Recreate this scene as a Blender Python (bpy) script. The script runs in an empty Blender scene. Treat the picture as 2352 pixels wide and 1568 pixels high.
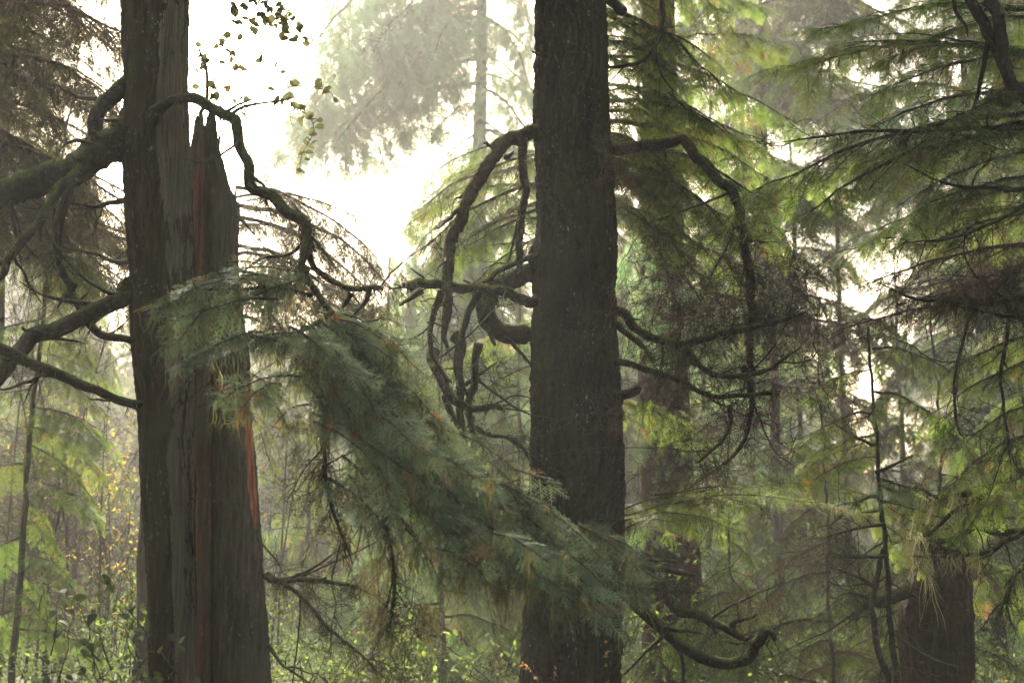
import bpy, math
import numpy as np
from mathutils import Matrix, Vector

R_ = math.radians
PI = math.pi
SC = bpy.context.scene
COL = SC.collection

# ------------------------------------------------------------------ camera, sky, sun, exposure
PITCH = R_(9.5)
FOC = 50.0
CAM = np.array([0.0, 0.0, 1.6])
FPX = 2352 * FOC / 36.0
SUN_AZ, SUN_EL = R_(-12.0), R_(38.0)      # azimuth from +Y towards +X
SUN_STRENGTH = 5.0
SKY_STRENGTH = 0.15
EXPOSURE = 2.25
HAZE_DENSITY = 0.0018

cd = bpy.data.cameras.new('camera')
cd.lens = FOC
cd.sensor_width = 36
cd.clip_start = 0.1
cd.clip_end = 3000
cd.dof.use_dof = True
cd.dof.focus_distance = 10.6
cd.dof.aperture_fstop = 2.2
cam = bpy.data.objects.new('camera', cd)
COL.objects.link(cam)
cam.location = CAM
cam.rotation_euler = (R_(90) + PITCH, 0, 0)
SC.camera = cam

world = bpy.data.worlds.new("World")
SC.world = world
world.use_nodes = True
wn = world.node_tree
for n in list(wn.nodes):
    wn.nodes.remove(n)
wo = wn.nodes.new('ShaderNodeOutputWorld')
wb = wn.nodes.new('ShaderNodeBackground')
ws = wn.nodes.new('ShaderNodeTexSky')
ws.sky_type = 'NISHITA'
ws.sun_disc = False
ws.sun_elevation = SUN_EL
ws.sun_rotation = SUN_AZ
ws.air_density = 1.5
ws.dust_density = 9.0
ws.ozone_density = 0.6
wb.inputs['Strength'].default_value = SKY_STRENGTH
wn.links.new(ws.outputs[0], wb.inputs[0])
wn.links.new(wb.outputs[0], wo.inputs[0])

sl = bpy.data.lights.new('sun', 'SUN')
sl.energy = SUN_STRENGTH
sl.angle = R_(0.5)
sl.color = (1.0, 0.92, 0.80)
sun = bpy.data.objects.new('sun', sl)
COL.objects.link(sun)
sdir = Vector((math.sin(SUN_AZ) * math.cos(SUN_EL), math.cos(SUN_AZ) * math.cos(SUN_EL), math.sin(SUN_EL)))
sun.rotation_euler = (-sdir).to_track_quat('-Z', 'Y').to_euler()
sun.location = (-8, 40, 24)

SC.view_settings.view_transform = 'Standard'
SC.view_settings.look = 'None'
SC.view_settings.exposure = EXPOSURE
SC.view_settings.gamma = 1.0
SC.cycles.max_bounces = 6
SC.cycles.diffuse_bounces = 3
SC.cycles.glossy_bounces = 2
SC.cycles.transmission_bounces = 4
SC.cycles.volume_bounces = 1
SC.cycles.transparent_max_bounces = 8
SC.cycles.use_denoising = True
SC.cycles.sample_clamp_indirect = 1.0
SC.cycles.caustics_reflective = False
SC.cycles.caustics_refractive = False

# ------------------------------------------------------------------ helpers: measuring the picture
CP, SP = math.cos(PITCH), math.sin(PITCH)


def at(px, py, Y):
    """the point at horizontal distance Y seen at (px, py) of a 2352 x 1568 picture"""
    u = (px - 1176.0) / FPX
    v = (784.0 - py) / FPX
    t = Y / (CP - v * SP)
    return np.array([u * t, Y, CAM[2] + t * (SP + v * CP)])


def mpp(py, Y):
    v = (784.0 - py) / FPX
    return Y / (CP - v * SP) / FPX


def ground_z(x, y):
    return 0.018 * np.maximum(0.0, y - 12.0) + 0.12 * np.sin(x * 0.31 + 1.3) * np.cos(y * 0.23) + 0.05 * np.sin(x * 0.9 + y * 0.7)


# ------------------------------------------------------------------ helpers: meshes
def mk_mesh(name, V, F, A=None, smooth=False):
    V = np.ascontiguousarray(V, dtype=np.float32)
    F = np.ascontiguousarray(F, dtype=np.int32)
    me = bpy.data.meshes.new(name)
    me.vertices.add(len(V))
    me.vertices.foreach_set('co', V.ravel())
    me.loops.add(F.size)
    me.loops.foreach_set('vertex_index', F.ravel())
    me.polygons.add(len(F))
    me.polygons.foreach_set('loop_start', np.arange(0, F.size, 4, dtype=np.int32))
    if smooth:
        me.polygons.foreach_set('use_smooth', np.ones(len(F), dtype=bool))
    if A is not None:
        a = me.attributes.new('rnd', 'FLOAT', 'POINT')
        a.data.foreach_set('value', np.ascontiguousarray(A, dtype=np.float32))
    me.update(calc_edges=True)
    return me


class MB:
    def __init__(s):
        s.V, s.F, s.A, s.n = [], [], [], 0

    def add(s, V, F, a=0.5):
        if len(V) == 0:
            return
        s.V.append(np.asarray(V, dtype=np.float32))
        s.F.append(np.asarray(F, dtype=np.int32) + s.n)
        s.A.append(np.full(len(V), a, dtype=np.float32) if np.isscalar(a) else np.asarray(a, dtype=np.float32))
        s.n += len(V)

    def arrays(s):
        if not s.V:
            return np.zeros((0, 3)), np.zeros((0, 4), int), np.zeros(0)
        return np.concatenate(s.V), np.concatenate(s.F), np.concatenate(s.A)

    def mesh(s, name, smooth=False):
        V, F, A = s.arrays()
        return mk_mesh(name, V, F, A, smooth)


def nrm(v):
    return v / (np.linalg.norm(v, axis=-1, keepdims=True) + 1e-9)


def catmull(P, n):
    P = np.asarray(P, dtype=float)
    if len(P) == 2:
        t = np.linspace(0, 1, n)[:, None]
        return P[0] * (1 - t) + P[1] * t
    Q = np.vstack([2 * P[0] - P[1], P, 2 * P[-1] - P[-2]])
    m = len(P) - 1
    out = []
    for x in np.linspace(0, m, n):
        i = min(int(x), m - 1)
        t = x - i
        a, b, c, d = Q[i], Q[i + 1], Q[i + 2], Q[i + 3]
        out.append(0.5 * (2 * b + (c - a) * t + (2 * a - 5 * b + 4 * c - d) * t * t + (3 * b - 3 * c + d - a) * t ** 3))
    return np.array(out)


def tube(P, R, k=10, rough=0.0, rng=None, cap=True):
    P = np.asarray(P, float)
    n = len(P)
    R = np.broadcast_to(np.asarray(R, float), (n,)).copy()
    T = nrm(np.gradient(P, axis=0))
    ref = np.array([0, 0, 1.0]) if abs(T[0][2]) < 0.9 else np.array([1.0, 0, 0])
    N = np.zeros((n, 3))
    N[0] = nrm(np.cross(np.cross(T[0], ref), T[0]))
    for i in range(1, n):
        v = N[i - 1] - T[i] * np.dot(N[i - 1], T[i])
        N[i] = v / (np.linalg.norm(v) + 1e-9)
    B = np.cross(T, N)
    th = np.linspace(0, 2 * PI, k, endpoint=False)
    rad = np.repeat(R[:, None], k, 1)
    if rough and rng is not None:
        g = rng.normal(size=(n, k))
        g = (g + np.roll(g, 1, 1) + np.roll(g, -1, 1)) / 1.7
        for _ in range(3):
            g[1:-1] = (g[:-2] + 2 * g[1:-1] + g[2:]) / 3.4
        rad *= 1 + rough * g + 0.45 * rough * rng.normal(size=(n, k))
    V = P[:, None] + rad[..., None] * (np.cos(th)[None, :, None] * N[:, None] + np.sin(th)[None, :, None] * B[:, None])
    V = V.reshape(-1, 3)
    i = np.arange(n - 1)[:, None] * k
    j = np.arange(k)[None]
    j2 = (j + 1) % k
    F = np.stack([i + j, i + j2, i + k + j2, i + k + j], -1).reshape(-1, 4)
    if cap:
        V = np.vstack([V, P[-1] + T[-1] * R[-1] * 0.6, P[0]])
        c = n * k
        b = (n - 1) * k
        jj = np.arange(0, k, 2)
        F = np.vstack([F, np.stack([np.full(len(jj), c), b + jj, b + (jj + 1) % k, b + (jj + 2) % k], -1)])
    return V, F


def btubes(P, R, k=3):
    """many thin tubes: P (m,n,3), R (m,n)"""
    P = np.asarray(P, float)
    R = np.asarray(R, float)
    m, n = P.shape[:2]
    if m == 0:
        return np.zeros((0, 3)), np.zeros((0, 4), int)
    T = nrm(np.gradient(P, axis=1))
    ref = np.array([0.31, 0.17, 0.93])
    N = nrm(np.cross(T, ref + 0.0 * T))
    B = np.cross(T, N)
    th = np.linspace(0, 2 * PI, k, endpoint=False)
    V = P[:, :, None] + R[:, :, None, None] * (np.cos(th)[:, None] * N[:, :, None] + np.sin(th)[:, None] * B[:, :, None])
    V = V.reshape(-1, 3)
    i = np.arange(m)[:, None, None] * n * k + np.arange(n - 1)[None, :, None] * k
    j = np.arange(k)[None, None]
    j2 = (j + 1) % k
    F = np.stack([i + j, i + j2, i + k + j2, i + k + j], -1).reshape(-1, 4)
    return V, F


def bribbons(P, W, rng):
    """many thin ribbons: P (m,n,3), W (m,n) half widths"""
    m, n = P.shape[:2]
    if m == 0:
        return np.zeros((0, 3)), np.zeros((0, 4), int)
    T = nrm(np.gradient(P, axis=1))
    S = nrm(np.cross(T, rng.normal(size=(m, 1, 3)) + 0.0 * T))
    V = np.stack([P - S * W[..., None], P + S * W[..., None]], 2).reshape(-1, 3)
    b = (np.arange(m)[:, None] * n + np.arange(n - 1)[None]) * 2
    F = np.stack([b, b + 1, b + 3, b + 2], -1).reshape(-1, 4)
    return V, F


def vnoise(u, v, nu, seed):
    """value noise, periodic in u with nu cells; v in cells"""
    rng = np.random.default_rng(seed)
    G = rng.random((nu, 997))
    u = np.mod(u, nu)
    iu = np.floor(u).astype(int) % nu
    iv = np.floor(v).astype(int)
    fu = u - np.floor(u)
    fv = v - iv
    fu = fu * fu * (3 - 2 * fu)
    fv = fv * fv * (3 - 2 * fv)
    iu2 = (iu + 1) % nu
    a, b = iv % 997, (iv + 1) % 997
    return (G[iu, a] * (1 - fu) + G[iu2, a] * fu) * (1 - fv) + (G[iu, b] * (1 - fu) + G[iu2, b] * fu) * fv


# ------------------------------------------------------------------ helpers: objects
def put(name, me, mat, parent=None, M=None):
    o = bpy.data.objects.new(name, me)
    COL.objects.link(o)
    if len(me.materials) == 0:
        me.materials.append(mat)
    elif me.materials[0] is not mat:
        o.material_slots[0].link = 'OBJECT'
        o.material_slots[0].material = mat
    if parent is not None:
        o.parent = parent
        if parent.type == 'EMPTY':
            o.matrix_parent_inverse = Matrix.Translation(-parent.location)
    if M is not None:
        o.matrix_basis = M
    return o


def tag(o, label, cat, group=None, kind=None):
    o['label'] = label
    if cat:
        o['category'] = cat
    if group:
        o['group'] = group
    if kind:
        o['kind'] = kind
    return o


def thing(name, label, cat, loc, group=None):
    o = bpy.data.objects.new(name, None)
    COL.objects.link(o)
    o.location = [float(c) for c in loc]
    o.empty_display_size = 0.3
    return tag(o, label, cat, group)


# ------------------------------------------------------------------ materials
class NT:
    def __init__(s, name):
        s.m = bpy.data.materials.new(name)
        s.m.use_nodes = True
        s.t = s.m.node_tree
        for n in list(s.t.nodes):
            s.t.nodes.remove(n)
        s.out = s.n('ShaderNodeOutputMaterial')

    def n(s, typ, **kw):
        x = s.t.nodes.new(typ)
        for k, v in kw.items():
            setattr(x, k, v)
        return x

    def l(s, a, b):
        s.t.links.new(a, b)

    def coord(s, scale):
        c = s.n('ShaderNodeTexCoord')
        mp = s.n('ShaderNodeMapping')
        mp.inputs['Scale'].default_value = scale
        s.l(c.outputs['Object'], mp.inputs[0])
        return mp.outputs[0]

    def noise(s, vec, scale, detail=6, rough=0.6):
        x = s.n('ShaderNodeTexNoise')
        x.inputs['Scale'].default_value = scale
        x.inputs['Detail'].default_value = detail
        x.inputs['Roughness'].default_value = rough
        s.l(vec, x.inputs['Vector'])
        return x.outputs[0]

    def ramp(s, fac, stops):
        x = s.n('ShaderNodeValToRGB')
        e = x.color_ramp.elements
        while len(e) < len(stops):
            e.new(0.5)
        for i, (p, c) in enumerate(stops):
            e[i].position = p
            e[i].color = (*c, 1) if len(c) == 3 else c
        s.l(fac, x.inputs[0])
        return x.outputs[0]

    def mix(s, fac, a, b):
        x = s.n('ShaderNodeMix', data_type='RGBA')
        for i, v in ((0, fac), (6, a), (7, b)):
            if hasattr(v, 'is_linked'):
                s.l(v, x.inputs[i])
            else:
                x.inputs[i].default_value = v if i == 0 else (*v, 1)
        return x.outputs[2]

    def math(s, op, a, b=None):
        x = s.n('ShaderNodeMath', operation=op)
        for i, v in ((0, a), (1, b)):
            if v is None:
                continue
            if hasattr(v, 'is_linked'):
                s.l(v, x.inputs[i])
            else:
                x.inputs[i].default_value = v
        return x.outputs[0]


def G3(g):
    return (g, g, g)


def bark_mat(name, dark, mid, light, moss=0.0, lichen=0.25, rough=0.95, zs=0.16, scale=26, mosscol=(0.055, 0.062, 0.018), spec=0.08, green=0.0):
    t = NT(name)
    v = t.coord((1, 1, zs))
    n1 = t.noise(v, scale, 8, 0.65)
    v2 = t.coord((1, 1, 0.5))
    n2 = t.noise(v2, 3.0, 4, 0.6)
    col = t.ramp(n1, [(0.30, dark), (0.52, mid), (0.78, light)])
    hue = t.ramp(n2, [(0.35, (0.75, 0.72, 0.72)), (0.65, (1.25, 1.1, 1.0))])
    mm = t.n('ShaderNodeMix', data_type='RGBA', blend_type='MULTIPLY')
    mm.inputs[0].default_value = 1.0
    t.l(col, mm.inputs[6])
    t.l(hue, mm.inputs[7])
    col = mm.outputs[2]
    if lichen > 0:
        v3 = t.coord((1, 1, 0.55))
        n3 = t.noise(v3, 55, 3, 0.5)
        n4 = t.noise(v3, 5, 3, 0.5)
        f = t.math('MULTIPLY', t.ramp(n3, [(0.62, G3(0)), (0.70, G3(1))]), t.ramp(n4, [(0.45, G3(0)), (0.6, G3(1))]))
        f = t.math('MULTIPLY', f, lichen)
        col = t.mix(f, col, (0.26, 0.27, 0.235))
    if green > 0:
        v5 = t.coord((1, 1, 0.3))
        n5 = t.noise(v5, 4.0, 5, 0.7)
        f = t.math('MULTIPLY', t.ramp(n5, [(0.42, G3(0)), (0.62, G3(1))]), green)
        col = t.mix(f, col, mosscol)
    if moss > 0:
        g = t.n('ShaderNodeNewGeometry')
        sx = t.n('ShaderNodeSeparateXYZ')
        t.l(g.outputs['Normal'], sx.inputs[0])
        n6 = t.noise(t.coord((1, 1, 1)), 14, 4, 0.6)
        f = t.math('ADD', t.math('MULTIPLY', sx.outputs[2], 0.8), t.math('SUBTRACT', n6, 0.5))
        f = t.math('MULTIPLY', t.ramp(f, [(0.12, G3(0)), (0.42, G3(1))]), moss)
        n7 = t.noise(t.coord((1, 1, 1)), 90, 3, 0.6)
        mc = t.ramp(n7, [(0.3, tuple(0.55 * c for c in mosscol)), (0.7, tuple(1.5 * c for c in mosscol))])
        col = t.mix(f, col, mc)
    b = t.n('ShaderNodeBsdfPrincipled')
    t.l(col, b.inputs['Base Color'])
    b.inputs['Roughness'].default_value = rough
    b.inputs['Specular IOR Level'].default_value = spec
    bp = t.n('ShaderNodeBump')
    bp.inputs['Strength'].default_value = 0.7
    bp.inputs['Distance'].default_value = 0.02
    nb = t.noise(t.coord((1, 1, zs * 1.5)), scale * 2.2, 8, 0.7)
    t.l(nb, bp.inputs['Height'])
    t.l(bp.outputs[0], b.inputs['Normal'])
    t.l(b.outputs[0], t.out.inputs[0])
    return t.m


def leaf_mat(name, stops, trans=0.4, rough=0.6, spec=0.10, tcol=1.25):
    """stops: colour ramp over the leaf's own random number; some light passes through"""
    t = NT(name)
    a = t.n('ShaderNodeAttribute', attribute_name='rnd')
    col = t.ramp(a.outputs['Fac'], stops)
    oi = t.n('ShaderNodeObjectInfo')
    hv = t.n('ShaderNodeHueSaturation')
    t.l(col, hv.inputs['Color'])
    t.l(t.math('ADD', t.math('MULTIPLY', oi.outputs['Random'], 0.5), 0.75), hv.inputs['Value'])
    t.l(t.math('ADD', t.math('MULTIPLY', oi.outputs['Random'], 0.04), 0.48), hv.inputs['Hue'])
    col = hv.outputs[0]
    b = t.n('ShaderNodeBsdfPrincipled')
    t.l(col, b.inputs['Base Color'])
    b.inputs['Roughness'].default_value = rough
    b.inputs['Specular IOR Level'].default_value = spec
    tr = t.n('ShaderNodeBsdfTranslucent')
    h2 = t.n('ShaderNodeHueSaturation')
    h2.inputs['Saturation'].default_value = 1.15
    h2.inputs['Value'].default_value = tcol
    t.l(col, h2.inputs['Color'])
    t.l(h2.outputs[0], tr.inputs['Color'])
    mx = t.n('ShaderNodeMixShader')
    mx.inputs[0].default_value = trans
    t.l(b.outputs[0], mx.inputs[1])
    t.l(tr.outputs[0], mx.inputs[2])
    t.l(mx.outputs[0], t.out.inputs[0])
    return t.m


M = {}
M['bark_left'] = bark_mat('reddish_furrowed_bark', (0.005, 0.0027, 0.002), (0.022, 0.0120, 0.008), (0.056, 0.034, 0.024), lichen=0.45, green=0.3)
M['bark_mid'] = bark_mat('dark_hemlock_bark', (0.003, 0.0018, 0.0013), (0.0115, 0.0068, 0.0048), (0.036, 0.023, 0.017), lichen=0.5, green=0.25)
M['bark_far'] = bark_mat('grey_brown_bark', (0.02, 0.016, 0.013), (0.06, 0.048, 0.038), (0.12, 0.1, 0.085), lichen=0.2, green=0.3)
M['stump'] = bark_mat('rotten_red_wood', (0.006, 0.003, 0.002), (0.026, 0.012, 0.008), (0.07, 0.036, 0.025), lichen=0.1, green=0.2, zs=0.1)
M['wood_pale'] = bark_mat('weathered_bare_wood', (0.030, 0.022, 0.014), (0.090, 0.068, 0.046), (0.18, 0.145, 0.105), lichen=0.2, green=0.4, zs=0.03, scale=60, mosscol=(0.065, 0.072, 0.042))
M['wood_red'] = bark_mat('red_rotting_wood', (0.022, 0.009, 0.006), (0.085, 0.038, 0.023), (0.18, 0.105, 0.07), lichen=0.4, green=0.6, zs=0.05, scale=40, mosscol=(0.07, 0.075, 0.045))
M['wood_snag'] = bark_mat('mossy_snag_wood', (0.012, 0.008, 0.005), (0.048, 0.034, 0.022), (0.11, 0.08, 0.055), lichen=0.25, green=0.7, zs=0.10, scale=34, mosscol=(0.042, 0.045, 0.018))
M['wood_orange'] = bark_mat('torn_orange_wood', (0.06, 0.018, 0.008), (0.24, 0.075, 0.028), (0.40, 0.17, 0.08), lichen=0.0, zs=0.04, scale=45)
M['limb'] = bark_mat('mossy_limb_bark', (0.008, 0.006, 0.005), (0.024, 0.018, 0.014), (0.055, 0.043, 0.033), moss=0.85, lichen=0.3, zs=1, scale=30)
M['limb_dry'] = bark_mat('dry_limb_bark', (0.012, 0.008, 0.007), (0.035, 0.024, 0.019), (0.075, 0.055, 0.042), moss=0.6, lichen=0.3, zs=1, scale=30)
M['twig'] = bark_mat('thin_twig_bark', (0.018, 0.013, 0.010), (0.045, 0.032, 0.025), (0.08, 0.06, 0.048), moss=0.25, lichen=0.0, zs=1, scale=30)
M['twig_red'] = bark_mat('dead_red_twig', (0.035, 0.02, 0.014), (0.09, 0.052, 0.036), (0.15, 0.1, 0.07), lichen=0.0, zs=1, scale=30)

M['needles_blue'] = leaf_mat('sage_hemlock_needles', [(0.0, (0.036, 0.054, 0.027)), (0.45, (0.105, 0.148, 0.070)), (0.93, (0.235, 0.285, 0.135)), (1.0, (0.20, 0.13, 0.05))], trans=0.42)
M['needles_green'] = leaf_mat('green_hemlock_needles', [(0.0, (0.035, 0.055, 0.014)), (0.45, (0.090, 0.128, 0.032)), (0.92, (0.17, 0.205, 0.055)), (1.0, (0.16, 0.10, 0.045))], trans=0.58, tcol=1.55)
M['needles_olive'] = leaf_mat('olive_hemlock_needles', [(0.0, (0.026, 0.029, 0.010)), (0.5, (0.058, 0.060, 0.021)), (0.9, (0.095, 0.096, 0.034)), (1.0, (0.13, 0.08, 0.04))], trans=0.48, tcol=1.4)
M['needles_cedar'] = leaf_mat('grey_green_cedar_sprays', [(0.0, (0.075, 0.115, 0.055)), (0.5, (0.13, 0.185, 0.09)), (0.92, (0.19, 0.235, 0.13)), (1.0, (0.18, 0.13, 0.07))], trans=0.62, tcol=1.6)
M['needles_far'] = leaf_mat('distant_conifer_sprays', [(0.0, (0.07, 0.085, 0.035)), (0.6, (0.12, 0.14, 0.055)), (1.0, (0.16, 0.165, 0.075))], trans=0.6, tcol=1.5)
M['needles_dead'] = leaf_mat('dead_orange_needles', [(0.0, (0.16, 0.05, 0.02)), (0.6, (0.32, 0.11, 0.04)), (1.0, (0.40, 0.20, 0.08))], trans=0.35)
M['needles_brown'] = leaf_mat('dead_brown_needles', [(0.0, (0.05, 0.03, 0.018)), (0.6, (0.09, 0.055, 0.032)), (1.0, (0.13, 0.085, 0.05))], trans=0.35)
M['hang_moss'] = leaf_mat('hanging_lichen', [(0.0, (0.11, 0.094, 0.050)), (0.5, (0.19, 0.165, 0.095)), (1.0, (0.27, 0.245, 0.155))], trans=0.5, spec=0.1, rough=0.8)
M['hang_moss_brown'] = leaf_mat('brown_hanging_moss', [(0.0, (0.035, 0.030, 0.015)), (0.5, (0.075, 0.066, 0.031)), (1.0, (0.13, 0.115, 0.055))], trans=0.4, spec=0.1, rough=0.8)
M['moss'] = leaf_mat('branch_moss', [(0.0, (0.050, 0.052, 0.014)), (0.5, (0.09, 0.09, 0.026)), (1.0, (0.15, 0.14, 0.05))], trans=0.4, spec=0.1, rough=0.9)
M['leaf_salal'] = leaf_mat('salal_leaves', [(0.0, (0.035, 0.060, 0.018)), (0.5, (0.065, 0.105, 0.028)), (0.93, (0.11, 0.15, 0.04)), (1.0, (0.22, 0.12, 0.03))], trans=0.5, rough=0.55, spec=0.25, tcol=1.5)
M['leaf_dark'] = leaf_mat('dark_shrub_leaves', [(0.0, (0.030, 0.040, 0.018)), (0.6, (0.055, 0.075, 0.028)), (1.0, (0.10, 0.10, 0.04))], trans=0.4, rough=0.7, spec=0.1, tcol=1.2)
M['leaf_backlit'] = leaf_mat('backlit_shrub_leaves', [(0.0, (0.06, 0.07, 0.035)), (0.6, (0.10, 0.115, 0.05)), (1.0, (0.15, 0.14, 0.06))], trans=0.6, rough=0.7, spec=0.1, tcol=1.4)  # lighter copy of the dark shrub leaves, sky glow put into the colour
M['leaf_yellow'] = leaf_mat('yellow_autumn_leaves', [(0.0, (0.24, 0.17, 0.05)), (0.5, (0.36, 0.26, 0.08)), (0.8, (0.32, 0.18, 0.06)), (1.0, (0.18, 0.19, 0.06))], trans=0.5)
M['leaf_light'] = leaf_mat('light_understory_leaves', [(0.0, (0.05, 0.072, 0.020)), (0.5, (0.095, 0.125, 0.034)), (1.0, (0.15, 0.18, 0.055))], trans=0.5, rough=0.7, spec=0.1, tcol=1.4)

# ------------------------------------------------------------------ foliage sprays
def spray_template(rng, lod):
    """a flat fern-like spray one unit long; x along, z up. Quads."""
    mb = MB()
    nside = {0: 15, 1: 13, 2: 11, 3: 7, 4: 12}[lod]
    axes = [(np.array([0, 0, 0.0]), np.array([1.0, 0, 0]), 1.0, 0)]
    for i in range(nside):
        x = 0.06 + 0.88 * (i + rng.uniform(-0.3, 0.3)) / nside
        sd = 1 if i % 2 else -1
        ln = (0.46 * (1 - x) ** 0.75 + 0.07) * rng.uniform(0.75, 1.15)
        an = R_(rng.uniform(42, 60))
        d = np.array([math.cos(an), sd * math.sin(an), rng.uniform(-0.22, 0.12)])
        axes.append((np.array([x, 0, -0.14 * x * x]), d / np.linalg.norm(d), ln, 1))
    for (o, d, ln, lev) in axes:
        yv = np.array([-d[1], d[0], 0])
        yv /= np.linalg.norm(yv)
        zv = np.cross(d, yv)
        if lod in (0, 1, 4):
            sp = {0: 0.036, 1: 0.075, 4: 0.040}[lod]
            nl = {0: 0.052, 1: 0.075, 4: 0.045}[lod]
            wd = {0: 0.0055, 1: 0.019, 4: 0.012}[lod]
            m = max(3, int(ln / sp))
            tt = (np.arange(m) + 0.5) / m
            tt = np.repeat(tt, 2)
            sg = np.tile([1, -1], m)
            k = len(tt)
            base = o + np.outer(tt * ln, d) + np.outer(-0.16 * (tt * ln) ** 2, [0, 0, 1])
            nlen = nl * rng.uniform(0.7, 1.15, k) * (1 - 0.45 * tt)
            fa = np.radians(rng.uniform(48, 75, k))
            nd = np.cos(fa)[:, None] * d + (np.sin(fa) * sg)[:, None] * yv + rng.uniform(-0.2, 0.2, k)[:, None] * zv
            nd = nrm(nd)
            wv = nrm(np.cross(nd, zv + rng.normal(0, 0.16, (k, 3)))) * wd
            tip = base + nd * nlen[:, None]
            V = np.stack([base - wv, base + wv, tip + wv * 0.45, tip - wv * 0.45], 1).reshape(-1, 3)
            F = np.arange(4 * k).reshape(-1, 4)
            mb.add(V, F)
            if lev == 0:
                P = o + np.outer(np.linspace(0, 1, 5), d) + np.outer(-0.14 * np.linspace(0, 1, 5) ** 2, [0, 0, 1])
                W = np.full((1, 5), 0.006)
                mb.add(*bribbons(P[None], W, rng))
        else:
            n = 3 if lev == 0 else 2
            if lod == 2:
                n += 1
            t = np.linspace(0, 1, n + 1)
            P = o + np.outer(t * ln, d) + np.outer(-0.16 * (t * ln) ** 2, [0, 0, 1]) + rng.normal(0, 0.015, (n + 1, 3))
            w = (0.042 if lod == 2 else 0.065) * (1 - 0.7 * t) * rng.uniform(0.8, 1.2, n + 1)
            wv = yv + zv * rng.uniform(-0.5, 0.5)
            V = np.stack([P - wv * w[:, None], P + wv * w[:, None]], 1).reshape(-1, 3)
            b = np.arange(n) * 2
            mb.add(V, np.stack([b, b + 1, b + 3, b + 2], -1))
    V, F, _ = mb.arrays()
    return V, F


_rt = np.random.default_rng(5)
TEMPL = {lod: [spray_template(_rt, lod) for _ in range(6)] for lod in range(5)}


class Sprays:
    def __init__(s):
        s.pos, s.X, s.N, s.sc = [], [], [], []

    def add(s, pos, X, N, sc):
        s.pos.append(pos)
        s.X.append(X)
        s.N.append(N)
        s.sc.append(sc)

    def bake(s, lod, rng, mb, tone=0.0):
        if not s.pos:
            return
        pos, X, N, sc = np.array(s.pos), nrm(np.array(s.X)), np.array(s.N), np.array(s.sc)
        Y = nrm(np.cross(N, X))
        Z = np.cross(X, Y)
        idx = rng.integers(0, 6, len(pos))
        for k in range(6):
            q = np.nonzero(idx == k)[0]
            if len(q) == 0:
                continue
            TV, TF = TEMPL[lod][k]
            V = pos[q][:, None] + sc[q][:, None, None] * (TV[None, :, 0:1] * X[q][:, None] + TV[None, :, 1:2] * Y[q][:, None] + TV[None, :, 2:3] * Z[q][:, None])
            F = TF[None] + (np.arange(len(q)) * len(TV))[:, None, None]
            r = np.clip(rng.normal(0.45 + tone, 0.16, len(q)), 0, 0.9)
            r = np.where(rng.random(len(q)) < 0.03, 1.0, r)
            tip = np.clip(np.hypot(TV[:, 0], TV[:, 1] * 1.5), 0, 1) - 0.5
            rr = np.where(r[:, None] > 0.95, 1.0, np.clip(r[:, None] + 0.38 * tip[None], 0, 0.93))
            mb.add(V.reshape(-1, 3), F.reshape(-1, 4), rr.ravel())


def strands(anchors, lens, rng, mb, wd=0.0022, per=4, spread=0.03, wind=0.0):
    """limp hanging strands under each anchor"""
    anchors = np.asarray(anchors, float)
    if len(anchors) == 0:
        return
    A = np.repeat(anchors, per, 0) + rng.normal(0, spread, (len(anchors) * per, 3)) * [1, 1, 0.3]
    L = np.repeat(np.asarray(lens, float), per) * (0.25 + 0.9 * rng.random(len(A)) ** 1.6)
    n = 6
    t = np.linspace(0, 1, n)
    P = A[:, None] + np.zeros((1, n, 3))
    P[..., 2] -= L[:, None] * t
    amp = rng.normal(0, 0.13, (len(A), 1, 2)) * L[:, None, None]
    P[..., :2] += amp * (t ** 1.5)[None, :, None] + np.cumsum(rng.normal(0, 0.030, (len(A), n, 2)), 1) * L[:, None, None] ** 0.5
    P[..., 0] += wind * L[:, None] * t ** 2
    W = wd * rng.uniform(0.5, 1.6, (len(A), 1)) * (1.15 - t ** 2)[None] * rng.uniform(0.6, 1.4, (len(A), n))
    V, F = bribbons(P, W, rng)
    mb.add(V, F, np.repeat(np.clip(rng.normal(0.5, 0.25, len(A)), 0, 1), 2 * n))


UP = np.array([0, 0, 1.0])


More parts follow.
